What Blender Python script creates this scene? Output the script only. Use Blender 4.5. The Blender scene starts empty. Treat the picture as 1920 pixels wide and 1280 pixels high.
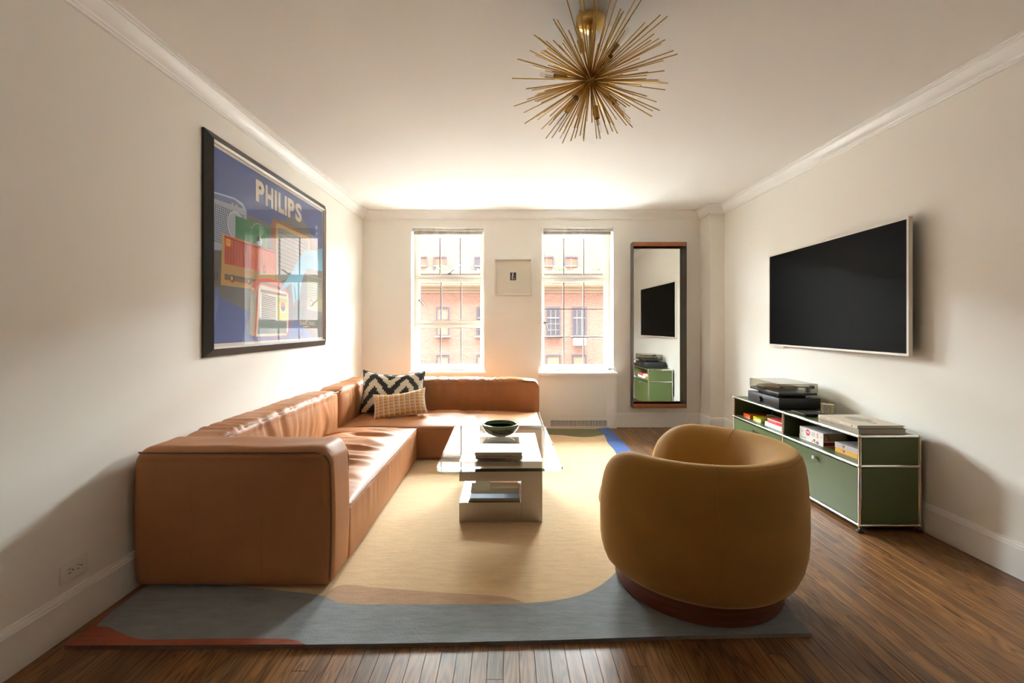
import bpy, bmesh, math, random
from math import sin, cos, pi, radians, sqrt
from mathutils import Vector, Matrix, noise

random.seed(7)
scene = bpy.context.scene
COL = scene.collection

# ------------------------------------------------------------------ camera
F, VX, VY, CZ = 863.0, 951.0, 610.0, 1.213        # focal length and vanishing point in a 1920x1280 frame, eye height
cam_d = bpy.data.cameras.new('camera')
cam_d.sensor_width = 36.0
cam_d.lens = F / 1920 * 36.0
cam_d.shift_x = (960 - VX) / 1920
cam_d.shift_y = (VY - 640) / 1920
cam_d.clip_start = 0.05
cam_d.clip_end = 500
cam = bpy.data.objects.new('camera', cam_d)
cam.location = (0, 0, CZ)
cam.rotation_euler = (pi / 2, 0, 0)
COL.objects.link(cam)
scene.camera = cam

# ------------------------------------------------------------------ sky, daylight, exposure
world = bpy.data.worlds.new('world')
scene.world = world
world.use_nodes = True
bg = world.node_tree.nodes['Background']
bg.inputs['Color'].default_value = (0.955, 1.035, 1.075, 1)
bg.inputs['Strength'].default_value = 50.0
scene.view_settings.view_transform = 'Standard'
scene.view_settings.look = 'None'
scene.view_settings.gamma = 1.0
scene.view_settings.use_curve_mapping = False
scene.view_settings.exposure = 1.68
try:
    scene.cycles.use_denoising = True
    scene.cycles.max_bounces = 14
    scene.cycles.diffuse_bounces = 9
    scene.cycles.glossy_bounces = 6
    scene.cycles.transparent_max_bounces = 16
    scene.cycles.sample_clamp_indirect = 10.0
    scene.cycles.caustics_reflective = False
    scene.cycles.caustics_refractive = False
except Exception:
    pass

# room measures (metres)
XL, XR = -1.73, 2.465
YF, YB = -2.0, 5.497
ZC = 2.572
COLX, COLY = 2.303, 5.219
WIN = [(-1.146, -0.274), (0.408, 1.268)]
WZ0, WZ1 = 0.659, 2.379
WY = 5.705                                           # plane of the window frames

# daylight entering through the two windows
for (a, b) in WIN:
    ld = bpy.data.lights.new('window_daylight', 'AREA')
    ld.shape = 'RECTANGLE'
    ld.size = b - a - 0.04
    ld.size_y = WZ1 - WZ0 - 0.04
    ld.energy = 5.5
    ld.color = (1.0, 0.985, 0.95)
    lo = bpy.data.objects.new('window_daylight', ld)
    lo.location = ((a + b) / 2, 5.815, (WZ0 + WZ1) / 2)
    lo.rotation_euler = (-pi / 2, 0, 0)
    COL.objects.link(lo)

# window portals guide the sampling of the sky through the openings
for (a, b) in WIN:
    ld = bpy.data.lights.new('window_portal', 'AREA')
    ld.shape = 'RECTANGLE'
    ld.size = b - a
    ld.size_y = WZ1 - WZ0
    ld.cycles.is_portal = True
    lo = bpy.data.objects.new('window_portal', ld)
    lo.location = ((a + b) / 2, 5.84, (WZ0 + WZ1) / 2)
    lo.rotation_euler = (-pi / 2, 0, 0)
    COL.objects.link(lo)

# ------------------------------------------------------------------ helpers
def root_loc(o):
    v = Vector((0, 0, 0))
    while o is not None:
        v += o.location
        o = o.parent
    return v

def tag(o, label, cat=None, group=None, kind=None):
    if label: o['label'] = label
    if cat: o['category'] = cat
    if group: o['group'] = group
    if kind: o['kind'] = kind
    return o

def thing(name, label, cat, loc=(0, 0, 0), group=None, kind=None):
    o = bpy.data.objects.new(name, None)
    o.empty_display_size = 0.1
    o.location = loc
    COL.objects.link(o)
    return tag(o, label, cat, group, kind)

def link_mesh(name, verts, faces, mats, parent=None, smooth=False, idx=None, origin=None):
    me = bpy.data.meshes.new(name)
    if parent is not None:
        off = root_loc(parent)
    elif origin is not None:
        off = Vector(origin)
    else:
        xs = [v[0] for v in verts]; ys = [v[1] for v in verts]; zs = [v[2] for v in verts]
        off = Vector(((min(xs) + max(xs)) / 2, (min(ys) + max(ys)) / 2, min(zs)))
    me.from_pydata([(v[0] - off[0], v[1] - off[1], v[2] - off[2]) for v in verts], [], faces)
    if not isinstance(mats, (list, tuple)): mats = [mats]
    for m in mats: me.materials.append(m)
    if idx: me.polygons.foreach_set('material_index', idx)
    if smooth is True:
        me.polygons.foreach_set('use_smooth', [True] * len(me.polygons))
    elif smooth:
        me.polygons.foreach_set('use_smooth', [True] * len(me.polygons))
        me.update()
        try: me.set_sharp_from_angle(angle=radians(smooth))
        except Exception: pass
    me.update()
    o = bpy.data.objects.new(name, me)
    COL.objects.link(o)
    if parent is not None: o.parent = parent
    else: o.location = off
    return o

class MB:
    def __init__(s):
        s.v = []; s.f = []; s.i = []
    def add(s, vs, fs, mi=0):
        b = len(s.v)
        s.v += [tuple(v) for v in vs]
        s.f += [tuple(b + k for k in f) for f in fs]
        s.i += [mi] * len(fs)
        return s
    def box(s, x0, x1, y0, y1, z0, z1, mi=0, bev=0.0):
        if bev <= 0:
            vs = [(x0, y0, z0), (x1, y0, z0), (x1, y1, z0), (x0, y1, z0), (x0, y0, z1), (x1, y0, z1), (x1, y1, z1), (x0, y1, z1)]
            return s.add(vs, [(0, 3, 2, 1), (4, 5, 6, 7), (0, 1, 5, 4), (1, 2, 6, 5), (2, 3, 7, 6), (3, 0, 4, 7)], mi)
        bm = bmesh.new()
        bmesh.ops.create_cube(bm, size=1)
        for v in bm.verts:
            v.co = Vector(((x0 + x1) / 2 + v.co.x * (x1 - x0), (y0 + y1) / 2 + v.co.y * (y1 - y0), (z0 + z1) / 2 + v.co.z * (z1 - z0)))
        bmesh.ops.bevel(bm, geom=list(bm.edges), offset=bev, segments=2, profile=0.5, affect='EDGES')
        return s.bm(bm, mi)
    def bm(s, bm, mi=0):
        bm.verts.index_update()
        vs = [v.co[:] for v in bm.verts]
        fs = [tuple(v.index for v in f.verts) for f in bm.faces]
        bm.free()
        return s.add(vs, fs, mi)
    def cyl(s, p0, p1, r0, r1=None, n=12, mi=0, cap=True):
        r1 = r0 if r1 is None else r1
        p0 = Vector(p0); p1 = Vector(p1)
        d = (p1 - p0).normalized()
        a = d.orthogonal().normalized(); b = d.cross(a)
        vs = []
        for p, r in ((p0, r0), (p1, r1)):
            for k in range(n):
                t = 2 * pi * k / n
                vs.append(p + a * (r * cos(t)) + b * (r * sin(t)))
        fs = [(k, (k + 1) % n, n + (k + 1) % n, n + k) for k in range(n)]
        if cap: fs += [tuple(reversed(range(n))), tuple(range(n, 2 * n))]
        return s.add(vs, fs, mi)
    def lathe(s, prof, c=(0, 0, 0), n=32, mi=0, axis=None, closed=False):
        M = Matrix.Identity(3)
        if axis is not None: M = Vector((0, 0, 1)).rotation_difference(Vector(axis)).to_matrix()
        c = Vector(c); vs = []; fs = []
        for (r, z) in prof:
            for k in range(n):
                t = 2 * pi * k / n
                vs.append(c + M @ Vector((r * cos(t), r * sin(t), z)))
        m = len(prof)
        for j in range(m - 1 if not closed else m):
            j2 = (j + 1) % m
            for k in range(n):
                fs.append((j * n + k, j * n + (k + 1) % n, j2 * n + (k + 1) % n, j2 * n + k))
        if not closed:
            if prof[0][0] > 1e-6: fs.append(tuple(reversed(range(n))))
            if prof[-1][0] > 1e-6: fs.append(tuple(range((m - 1) * n, m * n)))
        return s.add(vs, fs, mi)
    def tube(s, pts, r, n=8, mi=0, closed=False):
        pts = [Vector(p) for p in pts]
        m = len(pts); vs = []; fs = []
        prev = None
        for i, p in enumerate(pts):
            if closed: t = (pts[(i + 1) % m] - pts[i - 1])
            else: t = pts[min(i + 1, m - 1)] - pts[max(i - 1, 0)]
            t = t.normalized() if t.length > 1e-9 else Vector((0, 0, 1))
            if prev is None: a = t.orthogonal().normalized()
            else:
                a = prev - t * prev.dot(t)
                a = a.normalized() if a.length > 1e-6 else t.orthogonal().normalized()
            prev = a
            b = t.cross(a)
            for k in range(n):
                g = 2 * pi * k / n
                vs.append(p + a * (r * cos(g)) + b * (r * sin(g)))
        for i in range(m if closed else m - 1):
            j = (i + 1) % m
            for k in range(n):
                fs.append((i * n + k, i * n + (k + 1) % n, j * n + (k + 1) % n, j * n + k))
        if not closed:
            fs += [tuple(reversed(range(n))), tuple(range((m - 1) * n, m * n))]
        return s.add(vs, fs, mi)
    def prism(s, poly, fn, d0, d1, mi=0):
        # poly: list of 2D points, fn(u, v, d) -> 3D
        n = len(poly)
        vs = [fn(u, v, d0) for (u, v) in poly] + [fn(u, v, d1) for (u, v) in poly]
        fs = [tuple(reversed(range(n))), tuple(range(n, 2 * n))]
        fs += [(k, (k + 1) % n, n + (k + 1) % n, n + k) for k in range(n)]
        return s.add(vs, fs, mi)
    def sphere(s, c, r, n=12, m=8, mi=0, sc=(1, 1, 1)):
        c = Vector(c); vs = [c + Vector((0, 0, -r * sc[2]))]; fs = []
        for j in range(1, m):
            p = -pi / 2 + pi * j / m
            for k in range(n):
                t = 2 * pi * k / n
                vs.append(c + Vector((r * cos(p) * cos(t) * sc[0], r * cos(p) * sin(t) * sc[1], r * sin(p) * sc[2])))
        vs.append(c + Vector((0, 0, r * sc[2])))
        for k in range(n):
            fs.append((0, 1 + (k + 1) % n, 1 + k))
            for j in range(m - 2):
                fs.append((1 + j * n + k, 1 + j * n + (k + 1) % n, 1 + (j + 1) * n + (k + 1) % n, 1 + (j + 1) * n + k))
            fs.append((len(vs) - 1, 1 + (m - 2) * n + k, 1 + (m - 2) * n + (k + 1) % n))
        return s.add(vs, fs, mi)
    def xform(s, M):
        s.v = [tuple(M @ Vector(v)) for v in s.v]
        return s
    def build(s, name, mats, parent=None, smooth=False, origin=None):
        return link_mesh(name, s.v, s.f, mats, parent, smooth, s.i, origin)

def box(name, x0, x1, y0, y1, z0, z1, mat, parent=None, bev=0.0, smooth=None):
    return MB().box(x0, x1, y0, y1, z0, z1, 0, bev).build(name, mat, parent, smooth if smooth is not None else (30 if bev > 0 else False))

def axis_steps(a, b, r, step):
    out = [a + r * t for t in (0, .12, .3, .55, .8)]
    n = max(1, int(round((b - a - 2 * r) / step)))
    out += [a + r + (b - a - 2 * r) * k / n for k in range(n + 1)]
    out += [b - r * t for t in (.8, .55, .3, .12, 0)]
    return out

def soft_box(x0, x1, y0, y1, z0, z1, r, step, disp=None):
    """closed surface of a rounded box on a fine lattice; disp(p, n) moves each point"""
    X = axis_steps(x0, x1, r, step); Y = axis_steps(y0, y1, r, step); Z = axis_steps(z0, z1, r, step)
    nx, ny, nz = len(X) - 1, len(Y) - 1, len(Z) - 1
    ids = {}; vs = []
    def vid(i, j, k):
        q = ids.get((i, j, k))
        if q is not None: return q
        p = Vector((X[i], Y[j], Z[k]))
        c = Vector((min(max(p.x, x0 + r), x1 - r), min(max(p.y, y0 + r), y1 - r), min(max(p.z, z0 + r), z1 - r)))
        n = (p - c)
        n = n.normalized() if n.length > 1e-9 else Vector((0, 0, 1))
        # even out the rounding
        p2 = c + n * r
        if disp: p2 = p2 + disp(p2, n)
        ids[(i, j, k)] = len(vs); vs.append(p2[:])
        return ids[(i, j, k)]
    fs = []
    for i in range(nx):
        for j in range(ny):
            fs.append((vid(i, j, 0), vid(i, j + 1, 0), vid(i + 1, j + 1, 0), vid(i + 1, j, 0)))
            fs.append((vid(i, j, nz), vid(i + 1, j, nz), vid(i + 1, j + 1, nz), vid(i, j + 1, nz)))
    for i in range(nx):
        for k in range(nz):
            fs.append((vid(i, 0, k), vid(i + 1, 0, k), vid(i + 1, 0, k + 1), vid(i, 0, k + 1)))
            fs.append((vid(i, ny, k), vid(i, ny, k + 1), vid(i + 1, ny, k + 1), vid(i + 1, ny, k)))
    for j in range(ny):
        for k in range(nz):
            fs.append((vid(0, j, k), vid(0, j, k + 1), vid(0, j + 1, k + 1), vid(0, j + 1, k)))
            fs.append((vid(nx, j, k), vid(nx, j + 1, k), vid(nx, j + 1, k + 1), vid(nx, j, k + 1)))
    m = MB(); m.add(vs, fs)
    return m

def sstep(a, b, x):
    t = min(1, max(0, (x - a) / (b - a))) if b != a else float(x > a)
    return t * t * (3 - 2 * t)

def text_mesh(body, bold=0.0):
    cu = bpy.data.curves.new('lettering', 'FONT')
    cu.body = body; cu.size = 1.0; cu.offset = bold; cu.resolution_u = 4
    ob = bpy.data.objects.new('lettering', cu)
    COL.objects.link(ob)
    bpy.context.view_layer.update()
    dg = bpy.context.evaluated_depsgraph_get()
    me = bpy.data.meshes.new_from_object(ob.evaluated_get(dg))
    bpy.data.objects.remove(ob)
    vs = [v.co[:] for v in me.vertices]; fs = [tuple(p.vertices) for p in me.polygons]
    bpy.data.meshes.remove(me)
    xs = [v[0] for v in vs]; ys = [v[1] for v in vs]
    w, h = max(xs) - min(xs), max(ys) - min(ys)
    return [((v[0] - min(xs)) / w, (v[1] - min(ys)) / h) for v in vs], fs

def lettering(name, body, fn, mat, parent, bold=0.0):
    """fn(u, v) with u, v in 0..1 over the text's own bounds -> 3D point"""
    vs, fs = text_mesh(body, bold)
    return link_mesh(name, [fn(u, v) for (u, v) in vs], fs, mat, parent)

# ------------------------------------------------------------------ materials
def mat_new(name):
    m = bpy.data.materials.new(name)
    m.use_nodes = True
    return m, m.node_tree, m.node_tree.nodes['Principled BSDF']

def pm(name, col, rough=0.5, metal=0.0, spec=0.5, sheen=0.0, sheen_tint=None, coat=0.0, var=0.0, var_scale=4.0, bump=0.0, bump_scale=60.0, stretch=None, emis=None):
    m, nt, b = mat_new(name)
    b.inputs['Base Color'].default_value = (*col, 1)
    b.inputs['Roughness'].default_value = rough
    b.inputs['Metallic'].default_value = metal
    b.inputs['Specular IOR Level'].default_value = spec
    if sheen:
        b.inputs['Sheen Weight'].default_value = sheen
        b.inputs['Sheen Roughness'].default_value = 0.4
        b.inputs['Sheen Tint'].default_value = (*(sheen_tint or col), 1)
    if coat:
        b.inputs['Coat Weight'].default_value = coat
        b.inputs['Coat Roughness'].default_value = 0.08
    if var or bump:
        tc = nt.nodes.new('ShaderNodeNewGeometry')
        mp = nt.nodes.new('ShaderNodeMapping')
        if stretch: mp.inputs['Scale'].default_value = stretch
        nt.links.new(tc.outputs['Position'], mp.inputs['Vector'])
    if var:
        nz = nt.nodes.new('ShaderNodeTexNoise'); nz.inputs['Scale'].default_value = var_scale; nz.inputs['Detail'].default_value = 5
        nt.links.new(mp.outputs['Vector'], nz.inputs['Vector'])
        rp = nt.nodes.new('ShaderNodeValToRGB')
        rp.color_ramp.elements[0].position = 0.3; rp.color_ramp.elements[1].position = 0.7
        rp.color_ramp.elements[0].color = (*[c * (1 - var) for c in col], 1)
        rp.color_ramp.elements[1].color = (*[min(1, c * (1 + var)) for c in col], 1)
        nt.links.new(nz.outputs['Fac'], rp.inputs['Fac'])
        nt.links.new(rp.outputs['Color'], b.inputs['Base Color'])
    if bump:
        nb = nt.nodes.new('ShaderNodeTexNoise'); nb.inputs['Scale'].default_value = bump_scale; nb.inputs['Detail'].default_value = 6
        nt.links.new(mp.outputs['Vector'], nb.inputs['Vector'])
        bp = nt.nodes.new('ShaderNodeBump'); bp.inputs['Strength'].default_value = bump; bp.inputs['Distance'].default_value = 0.01
        nt.links.new(nb.outputs['Fac'], bp.inputs['Height'])
        nt.links.new(bp.outputs['Normal'], b.inputs['Normal'])
    if emis:
        b.inputs['Emission Color'].default_value = (*emis[0], 1); b.inputs['Emission Strength'].default_value = emis[1]
    return m

def clear_mat(name, tint=(1, 1, 1), f0=0.04, rough=0.0):
    """thin clear sheet: straight-through transparency with a symmetric Schlick reflection"""
    m = bpy.data.materials.new(name); m.use_nodes = True
    nt = m.node_tree; nt.nodes.clear()
    out = nt.nodes.new('ShaderNodeOutputMaterial')
    tr = nt.nodes.new('ShaderNodeBsdfTransparent'); tr.inputs['Color'].default_value = (*tint, 1)
    gl = nt.nodes.new('ShaderNodeBsdfGlossy'); gl.inputs['Roughness'].default_value = rough
    lw = nt.nodes.new('ShaderNodeLayerWeight'); lw.inputs['Blend'].default_value = 0.5
    pw = nt.nodes.new('ShaderNodeMath'); pw.operation = 'POWER'; pw.inputs[1].default_value = 5.0
    ma = nt.nodes.new('ShaderNodeMath'); ma.operation = 'MULTIPLY_ADD'; ma.inputs[1].default_value = 1 - f0; ma.inputs[2].default_value = f0
    mx = nt.nodes.new('ShaderNodeMixShader')
    nt.links.new(lw.outputs['Facing'], pw.inputs[0]); nt.links.new(pw.outputs[0], ma.inputs[0])
    nt.links.new(ma.outputs[0], mx.inputs['Fac'])
    nt.links.new(tr.outputs[0], mx.inputs[1]); nt.links.new(gl.outputs[0], mx.inputs[2])
    nt.links.new(mx.outputs[0], out.inputs['Surface'])
    return m

M = {}
M['wall'] = pm('wall_paint', (0.84, 0.815, 0.755), 0.55, spec=0.3, bump=0.03, bump_scale=220)
M['ceiling'] = pm('ceiling_paint', (0.88, 0.865, 0.83), 0.7, spec=0.2)
M['trim'] = pm('trim_paint', (0.88, 0.872, 0.85), 0.35)
M['sash'] = pm('window_paint', (0.80, 0.78, 0.73), 0.35)
M['muntin'] = pm('muntin_bar', (0.13, 0.12, 0.11), 0.4)
M['pane'] = clear_mat('window_glass', (0.96, 0.97, 0.965))
M['blind'] = pm('blind_fabric', (0.52, 0.49, 0.43), 0.35, metal=0.4, var=0.25, var_scale=14)
M['chrome'] = pm('chrome', (0.86, 0.85, 0.83), 0.12, metal=1)
M['nickel'] = pm('nickel', (0.52, 0.49, 0.44), 0.3, metal=1)
M['brass'] = pm('aged_brass', (0.64, 0.42, 0.13), 0.34, metal=1)
M['brass_cap'] = pm('brass_canopy', (0.70, 0.48, 0.17), 0.3, metal=1)
M['dark'] = pm('dark_recess', (0.02, 0.019, 0.017), 0.7)
M['black'] = pm('black_metal', (0.018, 0.018, 0.018), 0.38)
M['black_matte'] = pm('black_matte', (0.012, 0.012, 0.012), 0.6)
M['rubber'] = pm('rubber', (0.01, 0.01, 0.01), 0.7)
M['screen'] = pm('dark_screen', (0.0015, 0.0015, 0.0015), 0.35, spec=0.03)
M['bezel'] = pm('white_bezel', (0.74, 0.70, 0.64), 0.35)
M['mirror'] = pm('mirror_silver', (0.90, 0.91, 0.88), 0.0, metal=1)
M['mirror_side'] = pm('mirror_side', (0.06, 0.05, 0.045), 0.45)
M['mirror_rail'] = pm('mirror_rail_leather', (0.32, 0.105, 0.035), 0.5, var=0.12, var_scale=30)
M['leather'] = pm('tan_leather', (0.40, 0.170, 0.066), 0.50, spec=0.28, var=0.14, var_scale=2.6, bump=0.10, bump_scale=170)
M['stitch'] = pm('leather_stitch', (0.28, 0.115, 0.045), 0.55)
M['seam'] = pm('leather_seam', (0.16, 0.065, 0.026), 0.55)
M['velvet'] = pm('mustard_velvet', (0.33, 0.165, 0.034), 0.75, spec=0.15, sheen=0.55, sheen_tint=(0.85, 0.60, 0.32), var=0.08, var_scale=6)
M['velvet_seam'] = pm('velvet_seam', (0.36, 0.175, 0.045), 0.8, sheen=0.5)
M['plinth'] = pm('mahogany_plinth', (0.15, 0.042, 0.015), 0.42, var=0.3, var_scale=8, stretch=(1, 1, 12))
M['steel'] = pm('brushed_steel', (0.48, 0.42, 0.34), 0.46, metal=1, bump=0.02, bump_scale=90, stretch=(1, 1, 20))
M['steel_mirror'] = pm('polished_steel', (0.66, 0.64, 0.60), 0.05, metal=1)
M['table_glass'] = clear_mat('table_glass', (0.955, 0.98, 0.96))
M['glass_edge'] = clear_mat('glass_edge', (0.10, 0.17, 0.14), 0.02)
M['frame_black'] = pm('black_wood_frame', (0.020, 0.018, 0.016), 0.45)
M['frame_silver'] = pm('silver_lip', (0.50, 0.48, 0.45), 0.45, metal=0.3)
M['mat_pink'] = pm('pale_mat', (0.66, 0.56, 0.49), 0.8)
M['mat_cream'] = pm('cream_mat', (0.82, 0.775, 0.66), 0.85)
M['frame_white'] = pm('white_frame', (0.78, 0.73, 0.64), 0.5)
M['art_glass'] = clear_mat('picture_glass', (0.995, 0.995, 0.995), 0.008)
M['green_panel'] = pm('olive_powder_coat', (0.074, 0.102, 0.033), 0.38, spec=0.5)
M['smoke'] = clear_mat('smoked_acrylic', (0.86, 0.85, 0.80))
M['bulb'] = clear_mat('clear_bulb', (0.965, 0.96, 0.945), 0.05)
M['white'] = pm('white_plastic', (0.78, 0.76, 0.72), 0.4)
M['paper'] = pm('paper_pages', (0.62, 0.57, 0.48), 0.85)
M['outlet_slot'] = pm('outlet_slot', (0.03, 0.025, 0.02), 0.6)
for nm, c in {'print_blue': (0.075, 0.115, 0.34), 'print_blue2': (0.12, 0.17, 0.42), 'print_grey': (0.16, 0.155, 0.16), 'print_cream': (0.80, 0.71, 0.60), 'print_pale': (0.42, 0.50, 0.66),
              'print_green': (0.05, 0.25, 0.10), 'print_green2': (0.22, 0.48, 0.28), 'print_red': (0.80, 0.10, 0.03), 'print_ochre': (0.58, 0.34, 0.11), 'print_brown': (0.30, 0.11, 0.04),
              'print_sky': (0.17, 0.50, 0.72), 'print_lime': (0.60, 0.62, 0.12), 'print_dark': (0.03, 0.03, 0.035), 'print_teal': (0.20, 0.28, 0.25), 'print_yellow': (0.85, 0.50, 0.02),
              'print_navy': (0.05, 0.07, 0.20), 'print_tan': (0.45, 0.38, 0.28), 'print_screen': (0.27, 0.29, 0.28), 'print_khaki': (0.30, 0.29, 0.15)}.items():
    M[nm] = pm(nm, tuple(v * 0.76 for v in c), 0.65, spec=0.2)
for nm, c in {'book_white': (0.74, 0.72, 0.68), 'book_lilac': (0.50, 0.44, 0.43), 'book_yellow': (0.72, 0.38, 0.04), 'book_red': (0.52, 0.03, 0.025), 'book_maroon': (0.10, 0.015, 0.018), 'book_cream': (0.62, 0.54, 0.42),
              'book_taupe': (0.36, 0.31, 0.23), 'book_pages_red': (0.30, 0.012, 0.012), 'book_pink': (0.50, 0.40, 0.36), 'book_print': (0.16, 0.14, 0.13), 'book_orange': (0.70, 0.22, 0.03), 'book_purple': (0.14, 0.05, 0.16),
              'ink': (0.05, 0.045, 0.045), 'ink_red': (0.62, 0.02, 0.02), 'ink_blue': (0.03, 0.08, 0.40), 'ink_green': (0.05, 0.35, 0.16), 'ink_pink': (0.80, 0.16, 0.16), 'wax': (0.78, 0.68, 0.42), 'label_white': (0.80, 0.78, 0.73)}.items():
    M[nm] = pm(nm, c, 0.5)

def acrylic(name, col):
    m, nt, b = mat_new(name)
    b.inputs['Base Color'].default_value = (*col, 1)
    b.inputs['Roughness'].default_value = 0.05
    b.inputs['Transmission Weight'].default_value = 0.55
    b.inputs['Coat Weight'].default_value = 0.5
    return m
M['acrylic_orange'] = acrylic('orange_acrylic', (1.0, 0.13, 0.01))
M['acrylic_yellow'] = acrylic('yellow_acrylic', (0.95, 0.85, 0.02))

def glaze(name, top, low):
    return pm(name, top, 0.12, coat=0.6, var=0.2, var_scale=18)
M['glaze_green'] = glaze('green_glaze', (0.12, 0.18, 0.075), None)
M['glaze_brown'] = glaze('brown_glaze', (0.060, 0.032, 0.024), None)
M['glaze_rim'] = glaze('rim_glaze', (0.20, 0.14, 0.06), None)

def rug_mat(name, col, var=0.10):
    m, nt, b = mat_new(name)
    b.inputs['Roughness'].default_value = 0.95
    b.inputs['Specular IOR Level'].default_value = 0.1
    b.inputs['Sheen Weight'].default_value = 0.25
    b.inputs['Sheen Roughness'].default_value = 0.5
    g = nt.nodes.new('ShaderNodeNewGeometry')
    mp = nt.nodes.new('ShaderNodeMapping'); mp.inputs['Scale'].default_value = (2.2, 9.0, 1)
    nt.links.new(g.outputs['Position'], mp.inputs['Vector'])
    n1 = nt.nodes.new('ShaderNodeTexNoise'); n1.inputs['Scale'].default_value = 4.0; n1.inputs['Detail'].default_value = 8; n1.inputs['Roughness'].default_value = 0.65
    nt.links.new(mp.outputs['Vector'], n1.inputs['Vector'])
    rp = nt.nodes.new('ShaderNodeValToRGB')
    rp.color_ramp.elements[0].position = 0.30; rp.color_ramp.elements[1].position = 0.68
    rp.color_ramp.elements[0].color = (*[c * (1 - var * 1.5) for c in col], 1)
    rp.color_ramp.elements[1].color = (*[min(1, c * (1 + var)) for c in col], 1)
    nt.links.new(n1.outputs['Fac'], rp.inputs['Fac']); nt.links.new(rp.outputs['Color'], b.inputs['Base Color'])
    n2 = nt.nodes.new('ShaderNodeTexNoise'); n2.inputs['Scale'].default_value = 230; n2.inputs['Detail'].default_value = 3
    nt.links.new(g.outputs['Position'], n2.inputs['Vector'])
    ad = nt.nodes.new('ShaderNodeMath'); ad.operation = 'MULTIPLY_ADD'; ad.inputs[1].default_value = 1.4
    nt.links.new(n1.outputs['Fac'], ad.inputs[0]); nt.links.new(n2.outputs['Fac'], ad.inputs[2])
    bp = nt.nodes.new('ShaderNodeBump'); bp.inputs['Strength'].default_value = 0.5; bp.inputs['Distance'].default_value = 0.006
    nt.links.new(ad.outputs[0], bp.inputs['Height']); nt.links.new(bp.outputs['Normal'], b.inputs['Normal'])
    return m
M['rug_beige'] = rug_mat('rug_beige', (0.66, 0.455, 0.25), 0.07)
M['rug_peach'] = rug_mat('rug_peach', (0.47, 0.285, 0.165), 0.10)
M['rug_grey'] = rug_mat('rug_blue_grey', (0.235, 0.25, 0.26), 0.12)
M['rug_rust'] = rug_mat('rug_rust', (0.32, 0.065, 0.018), 0.12)
M['rug_blue'] = rug_mat('rug_blue', (0.035, 0.095, 0.32), 0.14)
M['rug_green'] = rug_mat('rug_green', (0.115, 0.115, 0.032), 0.12)

def oak_mat():
    m, nt, b = mat_new('oak_strip')
    L = nt.links.new
    b.inputs['Roughness'].default_value = 0.40
    b.inputs['Specular IOR Level'].default_value = 0.4
    g = nt.nodes.new('ShaderNodeNewGeometry')
    oi = nt.nodes.new('ShaderNodeObjectInfo')
    cx = nt.nodes.new('ShaderNodeCombineXYZ')
    mu = nt.nodes.new('ShaderNodeMath'); mu.operation = 'MULTIPLY'; mu.inputs[1].default_value = 37.0
    L(oi.outputs['Random'], mu.inputs[0]); L(mu.outputs[0], cx.inputs['X']); L(mu.outputs[0], cx.inputs['Y']); L(mu.outputs[0], cx.inputs['Z'])
    va = nt.nodes.new('ShaderNodeVectorMath'); va.operation = 'ADD'
    L(g.outputs['Position'], va.inputs[0]); L(cx.outputs[0], va.inputs[1])
    # cathedral grain: distorted bands, long in Y
    mp = nt.nodes.new('ShaderNodeMapping'); mp.inputs['Scale'].default_value = (14.0, 0.9, 1.0)
    L(va.outputs[0], mp.inputs['Vector'])
    n0 = nt.nodes.new('ShaderNodeTexNoise'); n0.inputs['Scale'].default_value = 1.0; n0.inputs['Detail'].default_value = 2.0; n0.inputs['Distortion'].default_value = 0.5
    L(mp.outputs['Vector'], n0.inputs['Vector'])
    ml = nt.nodes.new('ShaderNodeMath'); ml.operation = 'MULTIPLY'; ml.inputs[1].default_value = 16.0
    L(n0.outputs['Fac'], ml.inputs[0])
    fr = nt.nodes.new('ShaderNodeMath'); fr.operation = 'PINGPONG'; fr.inputs[1].default_value = 0.5
    L(ml.outputs[0], fr.inputs[0])
    # fine pores
    mp2 = nt.nodes.new('ShaderNodeMapping'); mp2.inputs['Scale'].default_value = (260.0, 9.0, 1.0)
    L(va.outputs[0], mp2.inputs['Vector'])
    n1 = nt.nodes.new('ShaderNodeTexNoise'); n1.inputs['Scale'].default_value = 1.0; n1.inputs['Detail'].default_value = 3.0
    L(mp2.outputs['Vector'], n1.inputs['Vector'])
    ad = nt.nodes.new('ShaderNodeMath'); ad.operation = 'MULTIPLY_ADD'; ad.inputs[1].default_value = 1.1
    L(fr.outputs[0], ad.inputs[0])
    s1 = nt.nodes.new('ShaderNodeMath'); s1.operation = 'MULTIPLY'; s1.inputs[1].default_value = 0.65
    L(n1.outputs['Fac'], s1.inputs[0]); L(s1.outputs[0], ad.inputs[2])
    rp = nt.nodes.new('ShaderNodeValToRGB')
    e = rp.color_ramp.elements
    e[0].position = 0.22; e[0].color = (0.040, 0.016, 0.005, 1)
    e[1].position = 0.80; e[1].color = (0.225, 0.105, 0.033, 1)
    k = e.new(0.45); k.color = (0.135, 0.058, 0.018, 1)
    L(ad.outputs[0], rp.inputs['Fac'])
    hv = nt.nodes.new('ShaderNodeHueSaturation')
    mr = nt.nodes.new('ShaderNodeMapRange'); mr.inputs['To Min'].default_value = 0.72; mr.inputs['To Max'].default_value = 1.3
    L(oi.outputs['Random'], mr.inputs['Value']); L(mr.outputs[0], hv.inputs['Value'])
    L(rp.outputs['Color'], hv.inputs['Color']); L(hv.outputs['Color'], b.inputs['Base Color'])
    bp = nt.nodes.new('ShaderNodeBump'); bp.inputs['Strength'].default_value = 0.12; bp.inputs['Distance'].default_value = 0.002
    L(ad.outputs[0], bp.inputs['Height']); L(bp.outputs['Normal'], b.inputs['Normal'])
    return m
M['oak'] = oak_mat()

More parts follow.
